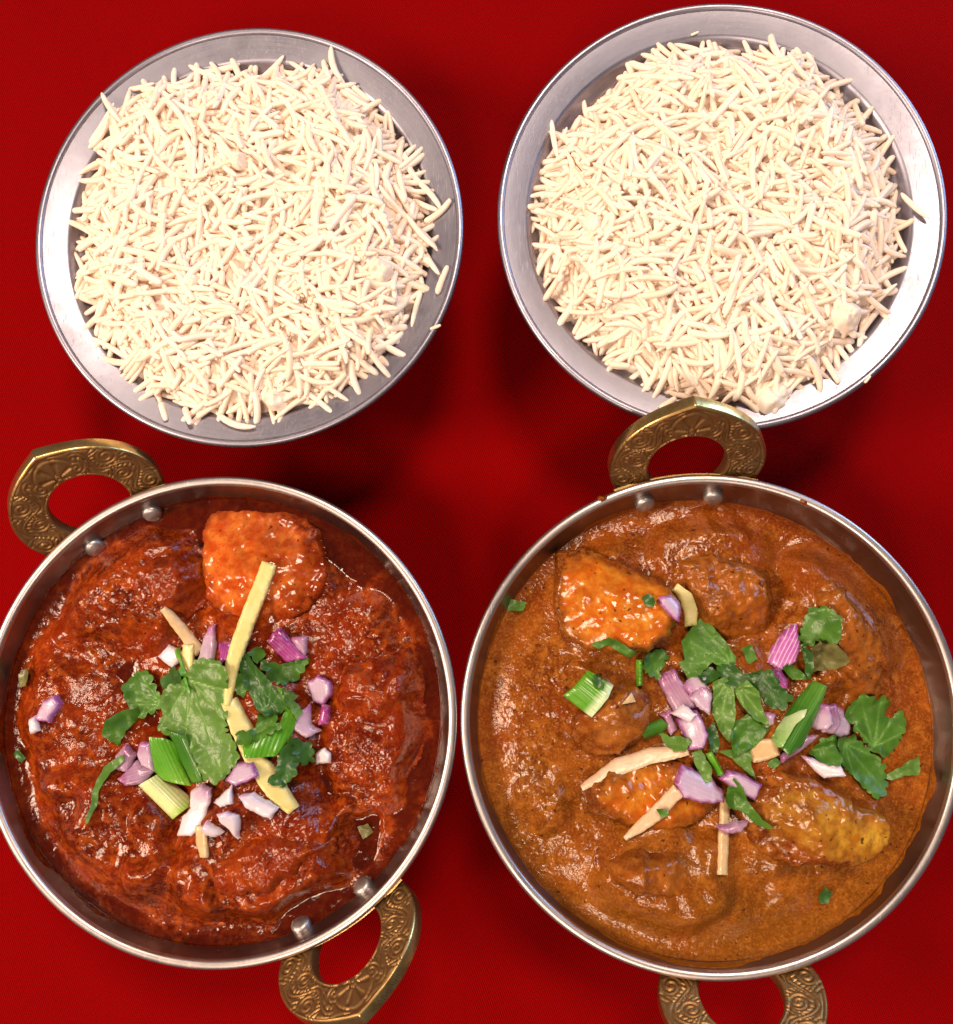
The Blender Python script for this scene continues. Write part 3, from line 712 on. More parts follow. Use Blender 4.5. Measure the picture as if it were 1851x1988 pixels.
# ------------------------------------------------------------------ solid pieces made from an outline
def chaikin(P, n):
    P = np.asarray(P, float)
    for _ in range(n):
        Q = np.roll(P, -1, 0); P = np.stack([P * .75 + Q * .25, P * .25 + Q * .75], 1).reshape(-1, 2)
    return P
def resample(P, step):
    Q = np.roll(P, -1, 0); L = np.hypot(*(Q - P).T); out = []; s = []; acc = 0
    for p, q, l in zip(P, Q, L):
        k = max(1, int(round(l / step)))
        for i in range(k): out.append(p + (q - p) * i / k); s.append(acc + l * i / k)
        acc += l
    return np.array(out), np.array(s), acc
def area(P): Q = np.roll(P, -1, 0); return .5 * np.sum(P[:, 0] * Q[:, 1] - Q[:, 0] * P[:, 1])
def piece(pile, name, label, cat, px, mat, soft=False, thick=.002, bevel=.0006, smooth=0, serr=0.0, jit=0.0, step=.0007, wave=.0, wsize=.009, arch=0.0, ribs=0, axis=None, lift=0.0, qt=.7,
          slope=.45, facets=0, fold=0.0, dome=False, group=None, sink=0.0, drape=.0, vein=None, shell=False, rough=0.0, raise_pile=True, tone=0.0, seed=None):
    seed = seed if seed is not None else (hash2(px[0][0], px[0][1], 3.0) * 50)
    z = ZR - .004
    cpx = np.mean(np.array(px), 0)
    for _ in range(5):
        P = ats(px, z); c = P.mean(0); z = float(np.quantile(pile.sample(P[:, 0] * .6 + c[0] * .4, P[:, 1] * .6 + c[1] * .4), qt)) + lift + thick * .5
    if area(P) < 0: P = P[::-1]
    if smooth:
        a0 = abs(area(P)); c0 = P.mean(0); P = chaikin(P, smooth); P = c0 + (P - c0) * math.sqrt(a0 / abs(area(P)))
    P, s, per = resample(P, step)
    if serr:
        Q = np.roll(P, -1, 0) - np.roll(P, 1, 0); nrm = np.stack([Q[:, 1], -Q[:, 0]], 1) / (np.hypot(*Q.T)[:, None] + 1e-12)
        ph = s / .0031 + 1.1 * np.array([vnoise(np.array([q * 220.]), np.array([seed]), 2)[0] for q in s])
        tooth = np.abs(np.sin(math.pi * ph)) ** .6
        big = .8 + .9 * np.array([vnoise(np.array([q * 160.]), np.array([seed + 9]), 5)[0] for q in s])
        P = P + nrm * ((tooth - .25) * serr * big)[:, None]
    if jit:
        Q = np.roll(P, -1, 0) - np.roll(P, 1, 0); nrm = np.stack([Q[:, 1], -Q[:, 0]], 1) / (np.hypot(*Q.T)[:, None] + 1e-12)
        P = P + nrm * (jit * 2 * (vnoise(s * (500. if not dome else 260.), np.full_like(s, seed), 4) + .6 * vnoise(s * 1300., np.full_like(s, seed), 9)))[:, None]
    n = len(P)
    lo, hi = P.min(0), P.max(0)
    gx, gy = np.meshgrid(np.arange(lo[0], hi[0], step), np.arange(lo[1], hi[1], step * .9))
    gx = gx + (np.arange(gx.shape[0]) % 2)[:, None] * step * .5
    gx, gy = gx.ravel(), gy.ravel()
    k = in_poly(P, gx, gy) & (poly_dist(P, gx, gy) > step * .55); I = np.stack([gx[k], gy[k]], 1)
    allp = [Vector(p) for p in P] + [Vector(p) for p in I]
    res = delaunay_2d_cdt(allp, [(i, (i + 1) % n) for i in range(n)], [], 1, 1e-9)
    V2 = np.array([tuple(p) for p in res[0]]); tris = [tuple(t) for t in res[2]]
    d = poly_dist(P, V2[:, 0], V2[:, 1])
    c = V2.mean(0); D = V2 - c
    if axis is None:
        ew, ev = np.linalg.eigh(np.cov(D.T)); ax = ev[:, 1]
    else: ax = np.array([math.cos(axis), math.sin(axis)])
    u = D @ ax; w = D @ np.array([-ax[1], ax[0]])
    un = (u - u.min()) / (np.ptp(u) + 1e-9); wn = (w - w.min()) / (np.ptp(w) + 1e-9)
    h = pile.sample(V2[:, 0], V2[:, 1])
    A = np.stack([np.ones(len(D)), D[:, 0], D[:, 1]], 1); co = np.linalg.lstsq(A, h, rcond=None)[0]
    g = math.hypot(co[1], co[2])
    if g > slope: co[1:] *= slope / g
    plane = D @ co[1:]; base = float(np.quantile(h - plane, qt)) + plane + lift - sink
    if drape: base = base * (1 - drape) + (drape * (h + .0002 + lift))
    if wave: base = base + wave * 2 * fbm(V2[:, 0], V2[:, 1], wsize, 2, seed)
    if fold: base = base + fold * np.abs(w)
    if shell and serr: base = base + .0030 * fbm(V2[:, 0], V2[:, 1], .0055, 2, seed + 20) * np.clip(1 - d / .004, 0, 1) + .0008 * np.clip(1 - d / .003, 0, 1)
    arc_ = arch * (1 - (2 * wn - 1) ** 2)
    if ribs: arc_ = arc_ + .0005 * np.abs(np.cos(math.pi * ribs * wn)) ** .5
    rr = np.clip(1 - d / max(bevel, 1e-6), 0, 1)
    if soft: top = thick * sstep(1, 0, rr)
    elif dome: top = thick * np.sqrt(np.clip(1 - rr ** 2.2, 0, 1))
    else: top = thick - np.minimum(bevel, thick * .8) * (1 - np.sqrt(1 - rr ** 2))
    if facets:
        fr = np.random.default_rng(int(seed * 10) + 3)
        for q in range(facets):
            fa = fr.uniform(0, 6.28); sl = fr.uniform(.25, .75); dirn = np.array([math.cos(fa), math.sin(fa)])
            pr = D @ dirn; cut = thick * fr.uniform(.75, 1.02) - sl * (pr - pr.max() * fr.uniform(.05, .45)) + .0010 * fbm(V2[:, 0], V2[:, 1], .006, 2, seed + q)
            kk = .0007; top = -np.log(np.exp(-top / kk) + np.exp(-np.clip(cut, -.001, 1) / kk)) * kk
        top = np.maximum(top, 0)
    zt = base + top + arc_
    if rough: zt = zt + rough * (fbm(V2[:, 0], V2[:, 1], .007, 3, seed) + .45 * fbm(V2[:, 0], V2[:, 1], .0018, 2, seed + 2)) * np.clip(d / .002, 0, 1)
    zb = base + (arc_ if shell else 0)
    zb = np.minimum(zb, zt - .00012) if not dome else base - .003
    if vein is None: vv = np.zeros(len(V2))
    else:
        b = ats([vein], z)[0]; dd = V2 - b; rad = np.hypot(*dd.T); al = np.arctan2(dd[:, 1], dd[:, 0]); a0 = math.atan2(*(c - b)[::-1])
        vv = np.zeros(len(V2))
        for q in (-.95, -.45, 0, .45, .95):
            off = np.abs(np.arctan2(np.sin(al - a0 - q), np.cos(al - a0 - q))) * rad
            vv = np.maximum(vv, np.exp(-(off / .00030) ** 2) * np.clip(1.1 - rad / (rad.max() + 1e-9), 0, 1))
        zt = zt - .00018 * vv; 
    N = len(V2); o3 = np.array([c[0], c[1], float(base.mean())])
    T3 = np.concatenate([np.stack([V2[:, 0], V2[:, 1], zt], 1), np.stack([V2[:, 0], V2[:, 1], zb], 1)]) - o3
    from collections import Counter
    cnt = Counter(); 
    for t in tris:
        for i in range(3): cnt[(t[i], t[(i + 1) % 3])] += 1
    faces = list(tris) + [(t[0] + N, t[2] + N, t[1] + N) for t in tris]
    for (i, j) in list(cnt):
        if (j, i) not in cnt: faces.append((j, i, i + N, j + N))
    me = mesh_from(name, T3, faces, mat, sharp=None if dome else (75 if name == 'onion_piece' else 48), attrs={'u': np.tile(un, 2), 'v': np.tile(wn, 2), 'edge': np.tile(1 - np.clip(d / .003, 0, 1), 2), 'vein': np.tile(vv, 2), 'thin': np.tile(np.clip(d / max(bevel, 1e-6), 0, 1), 2)})
    o = link(name, me, None, tuple(o3))
    if label: tag(o, label, cat, group)
    if raise_pile:
        cen = np.array([[(zt[t[0]] + zt[t[1]] + zt[t[2]]) / 3, *((V2[t[0]] + V2[t[1]] + V2[t[2]]) / 3)] for t in tris])
        pile.raise_to(V2[:, 0], V2[:, 1], zt); pile.raise_to(cen[:, 1], cen[:, 2], cen[:, 0])
    return o, (z, base)
def strip_px(path, widths):
    P = np.array(path, float)
    d = np.gradient(P, axis=0); d /= np.hypot(*d.T)[:, None]; nrm = np.stack([-d[:, 1], d[:, 0]], 1)
    w = np.array(widths)[:, None] / 2
    return [tuple(x) for x in (P + nrm * w)] + [tuple(x) for x in (P - nrm * w)[::-1]]

# ---- chunks of food standing out of the sauce
def chunk(pile, label, px, h, bevel, mat, rough=.0009, sink=.002, **kw):
    kw.setdefault('jit', .0008)
    if kw.get('soft'): h += .002; sink += .002; bevel *= 1.2
    return piece(pile, 'food_chunk', label, 'food chunk', px, mat, thick=h, bevel=bevel, smooth=2, step=.0006, dome=True, qt=.4, rough=rough, sink=sink, slope=.12, facets=4, group='coated chunks in the curries', **kw)
def saucy(name, side, cc, amount, seed, rough=(.08, .26), grain=.8, ugrad=0.0):
    d = (L_DARK, L_MID, L_LIGHT, L_OIL) if side == 'L' else (R_DARK, R_MID, R_LIGHT, R_OIL)
    return mat_sauce(name, *d, grain, chunk=cc, amount=amount, seed=seed, rough=rough, ugrad=ugrad)
M_C1 = saucy('orange_coated_chunk', 'L', ((.40, .052, .004), (.54, .145, .022)), .85, .9, grain=.12, ugrad=-.8)
M_C2 = saucy('red_coated_chunk', 'L', ((.28, .036, .003), (.38, .065, .006)), .45, 2.2)
M_C3 = saucy('tomato_bit', 'L', ((.52, .10, .015), (.60, .14, .02)), .9, 3.1)
M_C4 = saucy('deep_orange_chunk', 'R', ((.42, .085, .004), (.54, .20, .018)), .95, 4.1, grain=.25)
M_C5 = saucy('brown_coated_chunk', 'R', ((.34, .12, .022), (.45, .17, .035)), .45, 5.2, grain=.5)
M_C6 = saucy('yellow_coated_chunk', 'R', ((.29, .11, .008), (.50, .27, .028)), .75, 6.3, grain=.5, ugrad=1.1)
M_C7 = saucy('orange_brown_chunk', 'R', ((.36, .085, .008), (.46, .13, .014)), .55, 7.7, grain=.75)
chunk(PL, 'bright orange chunk poking out of dark red curry near top of left pan', [(398,990),(470,958),(565,985),(622,1040),(634,1100),(626,1170),(565,1208),(490,1226),(418,1200),(384,1120),(386,1040)], .0115, .0062, M_C1, .0009, axis=0.0)
chunk(PL, 'big sauce covered lump at the right side of the left pan', [(640,1230),(720,1190),(790,1235),(822,1310),(820,1400),(820,1460),(790,1510),(700,1500),(650,1420),(630,1320)], .0075, .0080, M_C2, .0018, soft=True)
chunk(PL, 'sauce covered lump at the bottom of the left pan', [(420,1640),(520,1600),(620,1620),(640,1670),(590,1740),(480,1790),(400,1760),(370,1700)], .0075, .0080, M_C2, .0018, seed=8.0, soft=True)
chunk(PL, 'sauce covered lump at the upper left of the left pan', [(215,1075),(300,1040),(380,1060),(395,1130),(360,1200),(270,1230),(200,1190),(180,1130)], .0075, .0080, M_C2, .0018, seed=14.0, soft=True)
chunk(PL, 'small bright orange bit near the left edge of the left pan', [(85,1500),(105,1490),(125,1540),(118,1570),(100,1560)], .0020, .0015, M_C3, .0004)
chunk(PL, 'tiny orange tomato bit at the bottom edge of the left pan', [(405,1770),(430,1762),(436,1800),(412,1806)], .0018, .0012, M_C3, .0003)
chunk(PR, 'large orange chunk at the upper left of the right pan', [(1078,1068),(1130,1060),(1190,1075),(1235,1105),(1300,1130),(1330,1190),(1290,1255),(1210,1275),(1150,1268),(1090,1230),(1075,1160),(1085,1120)], .0115, .0044, M_C4, .0008)
chunk(PR, 'broad sauce covered lump at the top of the right pan', [(1290,1090),(1350,1050),(1440,1060),(1500,1090),(1535,1120),(1530,1230),(1450,1270),(1370,1240),(1320,1170)], .0110, .0075, M_C7, .0018, soft=True)
chunk(PR, 'sauce covered lump along the right side of the right pan', [(1580,1100),(1650,1110),(1710,1180),(1750,1260),(1745,1360),(1690,1390),(1620,1330),(1570,1240)], .0110, .0075, M_C7, .0016, seed=22.0, soft=True)
chunk(PR, 'smooth brown chunk under the garlic sliver in the right pan', [(1112,1405),(1140,1370),(1190,1335),(1255,1330),(1275,1365),(1265,1420),(1215,1470),(1150,1480),(1115,1445)], .0115, .007, M_C5, .0006)
chunk(PR, 'orange chunk under the ginger strips in the right pan', [(1130,1530),(1170,1490),(1270,1470),(1360,1490),(1410,1540),(1380,1600),(1290,1620),(1190,1600),(1140,1575)], .0105, .006, M_C4, .0010, seed=30.0)
chunk(PR, 'yellow chunk at the lower right of the right pan', [(1440,1540),(1500,1505),(1580,1510),(1640,1540),(1690,1575),(1738,1590),(1740,1640),(1690,1690),(1610,1685),(1520,1690),(1455,1640)], .0130, .0065, M_C6, .0014, axis=0.0)
chunk(PR, 'sauce covered lump at the bottom left of the right pan', [(1155,1680),(1220,1640),(1310,1650),(1380,1690),(1385,1740),(1320,1785),(1230,1770),(1170,1735)], .0110, .0075, M_C7, .0018, seed=41.0, soft=True)

# ---- garnish
W_ON = mat_onion('white_onion', (.62, .55, .62), (.42, .24, .40), .72, 1.05)
L_ON = mat_onion('lilac_onion', (.46, .34, .46), (.31, .09, .27), .55, 1.0)
P_ON = mat_onion('purple_onion', (.34, .05, .25), (.22, .018, .15), .1, .8, .05)
M_ON = mat_onion('mauve_onion', (.36, .21, .32), (.28, .07, .21), .45, 1.0, .05)
E_ON = mat_onion('purple_edged_onion', (.48, .36, .49), (.28, .07, .27), .50, .95, .05, 'edge')
S_ON = mat_onion('striped_purple_onion', (.46, .15, .44), (.38, .08, .36), .1, .8, .42)
GI = mat_ginger('yellow_ginger', (.56, .48, .16), (.65, .58, .29))
GP = mat_ginger('pale_ginger', (.52, .36, .18), (.61, .46, .28))
GW = mat_ginger('sauce_tinted_ginger', (.60, .40, .25), (.68, .50, .35))
LF = mat_leaf('coriander_leaf', (.048, .145, .013), (.092, .230, .026))
LD = mat_leaf('dark_coriander_leaf', (.024, .082, .012), (.044, .130, .022), .15)
LG = mat_leaf('pale_coriander_leaf', (.080, .185, .026), (.135, .275, .048))
LO = mat_leaf('wilted_leaf', (.085, .075, .020), (.20, .19, .07), .08)
SG = mat_scallion('scallion_green', (.075, .26, .010), (.15, .36, .03), .5, .9)
SD = mat_scallion('scallion_dark_green', (.035, .14, .010), (.07, .20, .02), .5, .9)
SW = mat_scallion('scallion_white', (.56, .62, .30), (.30, .50, .06), .75, .98)
SX = mat_scallion('scallion_cut', (.085, .27, .012), (.50, .60, .36), .66, .84)

def onion(pile, label, crop, pts, mat, thick=.0024, **kw):
    kw = dict(dict(bevel=.0011, smooth=0, jit=.0003, wave=.0005, qt=.66, slope=.5, arch=.0007), **kw)
    return piece(pile, 'onion_piece', label, 'onion piece', CROP[crop](pts), mat, thick=thick, group='chopped red onion garnish', **kw)
def leaf(pile, label, crop, pts, mat, vein=None, serr=.0015, **kw):
    kw = dict(dict(wave=.0010, qt=.88, slope=.6, smooth=0, step=.0006, drape=.25, lift=.0004), **kw)
    return piece(pile, 'coriander_leaf', label, 'herb leaf', CROP[crop](pts), mat, thick=.00035, bevel=.0001, serr=serr, shell=True, vein=CROP[crop]([vein])[0] if vein else None, group='coriander leaf garnish', **kw)
def ginger(pile, label, crop, path, widths, mat, thick=.0022, **kw):
    kw = dict(dict(bevel=.0006, jit=.00012, wave=.0003, qt=.72, slope=.5), **kw)
    return piece(pile, 'ginger_strip', label, 'ginger strip', CROP[crop](strip_px(path, widths)), mat, thick=thick, group='ginger strip garnish', **kw)
def scallion(pile, label, crop, pts, mat, thick=.0011, **kw):
    kw = dict(dict(bevel=.0003, wave=.0002, qt=.6, slope=.5, arch=.0018, shell=True), **kw)
    return piece(pile, 'spring_onion_piece', label, 'spring onion', CROP[crop](pts), mat, thick=thick, group='spring onion garnish', **kw)
def sub_part(pile, name, crop, px, mat, parent, thick=.0005):
    o, _ = piece(pile, name, None, None, CROP[crop](px), mat, thick=thick, bevel=min(.0006, thick * .5), wave=.0002, qt=.8, lift=.0003, drape=.6, raise_pile=False)
    o.parent = parent; o.location = o.location - parent.location
    return o
def stem(pile, crop, path, w, mat, parent): return sub_part(pile, 'stem', crop, strip_px(path, w), mat, parent, .0014)

# left pan, lowest first
ginger(PL, 'pale ginger strip pointing to upper left in the left pan', 'A', [(505,335),(590,450),(650,540),(715,625)], [45,66,72,70], GP)
ginger(PL, 'short yellow ginger stub beside the white onion square, left pan', 'A', [(650,570),(640,660),(640,760)], [70,85,70], GI)
ginger(PL, 'pale ginger tip below the white onions, left pan', 'A', [(728,1740),(725,1840),(735,1950)], [75,78,50], GP)
ginger(PL, 'thick yellow ginger strip running to the lower right, left pan', 'A', [(905,930),(985,1110),(1090,1330),(1210,1510),(1320,1640)], [95,120,120,125,70], GI, .0028)
onion(PL, 'dark purple onion piece half hidden behind the long ginger, left pan', 'A', [(830,560),(930,540),(935,660),(850,700)], P_ON)
onion(PL, 'pointed lilac onion spike above the big coriander leaf', 'A', [(690,690),(745,500),(775,455),(815,440),(824,700)], L_ON)
onion(PL, 'pale onion square at the upper left of the left garnish', 'A', [(435,650),(515,570),(622,630),(545,728)], W_ON)
onion(PL, 'pinkish onion bit behind the deep purple one, left pan', 'A', [(1300,525),(1415,515),(1400,640),(1330,600)], M_ON)
onion(PL, 'deep purple onion chip at the upper right of the left garnish', 'A', [(1150,545),(1235,460),(1405,660),(1270,702)], P_ON, .003)
onion(PL, 'pale lilac onion bit right of the spring onion, left pan', 'A', [(1340,1020),(1420,950),(1430,1090),(1485,1135),(1400,1175),(1330,1120)], L_ON)
onion(PL, 'rounded lilac onion piece furthest right in the left garnish', 'A', [(1408,820),(1490,762),(1560,800),(1578,880),(1510,965),(1440,945)], E_ON, .003)
onion(PL, 'small onion piece with dark purple skin below the rounded one, left pan', 'A', [(1500,955),(1560,965),(1550,1080),(1480,1090)], P_ON)
onion(PL, 'pinkish white onion cube at the right of the left pan', 'A', [(1450,1290),(1520,1228),(1560,1270),(1565,1340),(1455,1352)], W_ON, .003)
onion(PL, 'dusky onion piece at far left of the left garnish', 'A', [(170,1290),(240,1208),(305,1280),(270,1390),(188,1380)], M_ON, .003)
onion(PL, 'dusky onion piece with layers just left of the folded spring onion', 'A', [(298,1275),(340,1200),(412,1200),(420,1385),(330,1350)], L_ON, .003)
onion(PL, 'mauve onion piece above the white spring onion stick', 'A', [(195,1430),(290,1330),(412,1390),(350,1475),(240,1475)], M_ON, .003)
onion(PL, 'lilac onion piece tucked under the thick ginger strip', 'A', [(880,1450),(940,1340),(1050,1330),(1100,1420),(950,1485)], E_ON)
onion(PL, 'long white onion piece at bottom right of the left garnish', 'A', [(980,1540),(1060,1528),(1215,1630),(1170,1702),(1020,1625)], W_ON, .0032)
onion(PL, 'small white onion bit between larger ones at the garnish bottom, left pan', 'A', [(720,1775),(770,1700),(862,1790),(800,1825)], W_ON)
onion(PL, 'pinkish curved onion piece at the very bottom of the left garnish', 'A', [(838,1660),(900,1638),(965,1672),(945,1845),(850,1715)], W_ON, .003)
onion(PL, 'largest white onion piece at the bottom of the left garnish', 'A', [(645,1520),(720,1478),(792,1500),(790,1600),(750,1725),(680,1795),(572,1802),(600,1680),(660,1620)], W_ON, .003)
onion(PL, 'white onion chip just right of the largest one, left pan', 'A', [(790,1600),(922,1473),(934,1590),(850,1622)], W_ON, .003)
onion(PL, 'purple and white onion bit alone at the far left of the left pan', 'D', [(70,1395),(80,1362),(108,1350),(120,1366),(98,1402)], E_ON, .003)
onion(PL, 'small white onion sliver beside the lone bit at far left', 'D', [(54,1398),(72,1388),(78,1418),(58,1426)], W_ON, .002)
leaf(PL, 'dark coriander leaf half hidden at left behind the big leaf', 'A', [(430,800),(500,725),(595,750),(625,850),(560,860),(480,885)], LD)
leaf(PL, 'dark green coriander lobe left of the big leaf, upper', 'A', [(238,830),(310,745),(390,760),(435,870),(475,940),(430,985),(310,1042),(255,930)], LF, (470, 950))
leaf(PL, 'narrow coriander lobe at the far left of the left garnish', 'A', [(98,1150),(140,1050),(210,1000),(288,988),(295,1040),(240,1110),(180,1225),(140,1190)], LF, serr=.0005)
leaf(PL, 'wilted pale green leaf strip curling at the left, left pan', 'A', strip_px([(190,1310),(90,1390),(50,1500),(50,1600),(25,1705)], [40,62,36,26,12]), LG, serr=.0003)
leaf(PL, 'olive coriander lobe beneath the deep purple onion, left pan', 'A', [(1130,680),(1250,705),(1405,668),(1375,735),(1330,795),(1250,822),(1190,800)], LF)
leaf(PL, 'tiny coriander tuft at top right of the left garnish', 'A', [(1035,620),(1080,588),(1142,632),(1100,690)], LF, serr=.0007)
leaf(PL, 'dark coriander sprig at lower right of left garnish, beside thick ginger', 'A', [(1285,1200),(1342,1180),(1335,1400),(1262,1475),(1178,1445),(1228,1390),(1240,1280)], LD)
leaf(PL, 'small dark coriander lobe at right, next to pinkish onion cube', 'A', [(1335,1200),(1422,1230),(1432,1325),(1370,1345),(1328,1262)], LD)
scallion(PL, 'bright green folded spring onion at the right of the left garnish', 'A', [(1205,840),(1300,895),(1335,1060),(1300,1165),(1222,1282),(1040,1284),(1018,1210),(1150,1130),(1230,1090),(1262,1000)], SG, axis=R_(75), wave=.001, arch=.002)
leaf(PL, 'small coriander lobe lying on the bright spring onion fold', 'A', [(1075,1030),(1180,1038),(1228,1102),(1100,1165),(1000,1205),(955,1152),(1082,1118)], LF)
leaf(PL, 'small coriander lobe between the two ginger strips, left pan', 'A', [(940,770),(1000,750),(1045,830),(1000,905),(950,860)], LF, serr=.0006)
leaf(PL, 'pale leaf edge beside the bright spring onion fold, left pan', 'A', [(1250,850),(1340,905),(1310,930),(1375,1010),(1345,1050),(1290,960)], LG, serr=.0004)
ginger(PL, 'long yellow ginger strip reaching up onto the orange chunk', 'A', [(1160,45),(1095,230),(1010,450),(935,680),(905,960)], [96,100,102,92,40], GI, .0026)
leaf(PL, 'long dark folded coriander leaf right of the long ginger', 'A', [(945,588),(1030,640),(1150,760),(1220,850),(1285,960),(1250,1005),(1195,1045),(1100,985),(1040,850),(980,740)], LD, (1150, 1000), serr=.0003, fold=.25)
lo, info = leaf(PL, 'largest coriander leaf with stem, at the centre of the left pan', 'A', [(640,790),(700,672),(760,660),(850,680),(892,715),(908,790),(892,880),(888,1150),(950,1200),(980,1290),(920,1370),(870,1425),(820,1462),(790,1420),(745,1440),(700,1300),(560,1160),(438,1130),(470,1000),(448,920),(490,850),(560,840)], LG, (640, 800), serr=.0015, drape=.1, wave=.0010, qt=.95, smooth=0)
stem(PL, 'A', [(530,602),(570,690),(620,790),(660,880)], [26,28,32,16], SG, lo)
scallion(PL, 'pale white spring onion stick at lower left of left garnish', 'A', [(340,1470),(455,1400),(560,1495),(668,1600),(552,1692),(440,1580)], SW, .002, axis=R_(-43), arch=.0028)
scallion(PL, 'inner green panel of spring onion on the big coriander leaf', 'A', [(510,1110),(660,1150),(700,1270),(732,1462),(640,1472),(590,1330),(565,1200)], SD, axis=R_(-70), arch=.0012)
scallion(PL, 'bright green spring onion piece lying at front of the big leaf', 'A', [(410,1158),(500,1168),(572,1208),(592,1330),(655,1484),(480,1442),(420,1390)], SG, axis=R_(-65), arch=.0022)
leaf(PL, 'dull green herb fleck at the left edge of the left pan', 'D', [(36,1310),(52,1298),(64,1305),(56,1330),(40,1334)], LO, serr=.0003)
leaf(PL, 'dark herb fleck in the sauce at left, below the lone onion bit', 'D', [(28,1462),(44,1454),(54,1470),(44,1480)], LD, serr=.0003)
leaf(PL, 'small herb fleck in the sauce at the lower right, left pan', 'D', [(694,1606),(716,1598),(724,1616),(706,1628)], LO, serr=.0003)

# right pan, lowest first
ginger(PR, 'yellow ginger strip running up from the big leaf, right pan', 'B', [(985,10),(1080,90),(1120,190),(1130,310)], [70,100,105,90], GI)
ginger(PR, 'longest pale ginger strip crossing the middle left of the right pan', 'B', [(1100,1275),(980,1290),(830,1310),(560,1395),(270,1550)], [50,95,110,120,40], GW, .0018)
ginger(PR, 'pinkish ginger strip slanting to the lower left, right pan', 'B', [(1020,1570),(870,1735),(740,1840),(610,1950)], [105,112,92,30], GW, .0018)
ginger(PR, 'thin pale ginger strip pointing straight down, right pan', 'B', [(1400,1640),(1385,1780),(1355,1990),(1335,2190)], [70,80,82,78], GP)
ginger(PR, 'flat pale ginger slab under the long green tube', 'C', [(215,1190),(300,1130),(400,1110)], [90,150,110], GP)
onion(PR, 'lilac onion chip resting on the big orange chunk', 'B', [(858,85),(960,65),(1042,130),(1022,278),(960,230),(880,150)], E_ON, .003)
onion(PR, 'mauve onion slice with layers at the left of the right garnish', 'B', [(858,690),(990,640),(1110,850),(1155,930),(980,972),(900,800)], M_ON, .003)
onion(PR, 'mauve onion bit left of the bright white chip, right pan', 'B', [(875,990),(960,955),(1015,1110),(960,1145),(900,1015)], M_ON)
onion(PR, 'square lilac onion piece beside the striped coriander leaf', 'B', [(1108,862),(1190,748),(1280,820),(1250,985),(1160,925)], L_ON, .003)
onion(PR, 'pinkish onion bit under the big leaf, right pan', 'B', [(1060,770),(1130,700),(1240,700),(1240,780),(1110,850)], L_ON)
onion(PR, 'violet curved onion piece below the bright white chip', 'B', [(1020,1035),(1160,960),(1245,1130),(1205,1242),(1100,1254),(1050,1120)], E_ON, .0034)
onion(PR, 'bright white onion chip on the violet onion, right pan', 'B', [(962,992),(1070,912),(1160,985),(1112,1058)], W_ON)
onion(PR, 'white onion slice with purple lower rim at the centre bottom', 'B', [(985,1510),(1060,1380),(1280,1480),(1378,1600),(1372,1672),(1180,1662),(1040,1612)], E_ON, .0036)
onion(PR, 'white onion piece with purple tip right of the rimmed slice', 'C', [(0,1330),(60,1270),(180,1308),(288,1370),(240,1482),(150,1442),(60,1372)], E_ON, .0034)
onion(PR, 'mauve onion strip crossing the thin downward ginger', 'C', [(-20,1660),(100,1630),(205,1618),(150,1702),(40,1712)], M_ON, .002)
onion(PR, 'small mauve onion end next to the long green tube', 'C', [(295,870),(385,878),(375,965),(318,972)], L_ON)
onion(PR, 'dusky onion slice below the long green tube', 'C', [(590,1035),(682,1035),(640,1092),(540,1165),(405,1225),(420,1165)], M_ON)
onion(PR, 'glossy white onion piece above the yellow chunk', 'C', [(585,1185),(700,1208),(832,1230),(855,1300),(720,1325),(640,1255)], W_ON, .003)
onion(PR, 'deep purple onion piece under the striped purple wedge', 'C', [(328,590),(420,570),(485,650),(460,712),(370,692)], P_ON, .003)
onion(PR, 'striped bright purple onion wedge at the top right of the right garnish', 'C', [(332,530),(400,380),(470,300),(525,262),(548,400),(520,520),(420,585)], S_ON, .003)
onion(PR, 'outer layer of the stacked mauve onion at right', 'C', [(790,830),(850,840),(915,960),(912,1032),(820,1045),(760,1000)], L_ON, .0022, lift=-.0004)
onion(PR, 'middle layer of the stacked mauve onion at right', 'C', [(700,815),(800,815),(845,930),(800,1030),(700,1010)], M_ON, .0022)
onion(PR, 'front layer of the stacked mauve onion, touching the green tube', 'C', [(618,920),(680,815),(745,825),(778,940),(740,1000),(660,985)], L_ON, .0022)
leaf(PR, 'thin coriander strip lying on the big orange chunk', 'B', [(355,450),(480,398),(560,430),(650,490),(695,520),(640,552),(560,505),(480,452),(400,485)], LF, serr=.0004)
leaf(PR, 'coriander lobe above the mauve onion slice, right pan', 'B', [(748,600),(790,530),(890,490),(945,540),(880,620),(860,695),(770,660)], LF)
leaf(PR, 'dark coriander leaf at top right of the right garnish', 'C', [(570,375),(630,160),(720,150),(805,220),(780,390),(700,360),(640,400)], LF, serr=.0013)
leaf(PR, 'crumpled brownish wilted leaf below the dark top leaf', 'C', [(605,460),(700,350),(780,410),(862,520),(780,575),(635,592)], LO, serr=.0004, wave=.003, wsize=.004)
leaf(PR, 'green leaf curl under the striped purple onion wedge', 'C', [(425,560),(480,528),(560,590),(605,640),(500,645)], LF, serr=.0003, wave=.002)
leaf(PR, 'small square coriander scrap right of the big leaf tip', 'C', [(155,430),(220,405),(252,500),(200,545)], LF, serr=.0003)
leaf(PR, 'dark coriander lobe between big leaf and green tube', 'C', [(215,600),(330,588),(420,700),(485,770),(420,845),(350,825),(260,712)], LD)
leaf(PR, 'pale coriander lobe lying on the violet onion', 'B', [(885,1140),(960,1172),(1050,1160),(1105,1182),(1060,1255),(980,1265),(920,1212)], LG, serr=.0006)
leaf(PR, 'crumpled small leaf between stacked onion and right leaves', 'C', [(625,1150),(700,1058),(800,1038),(825,1205),(700,1205)], LF, wave=.002, wsize=.004)
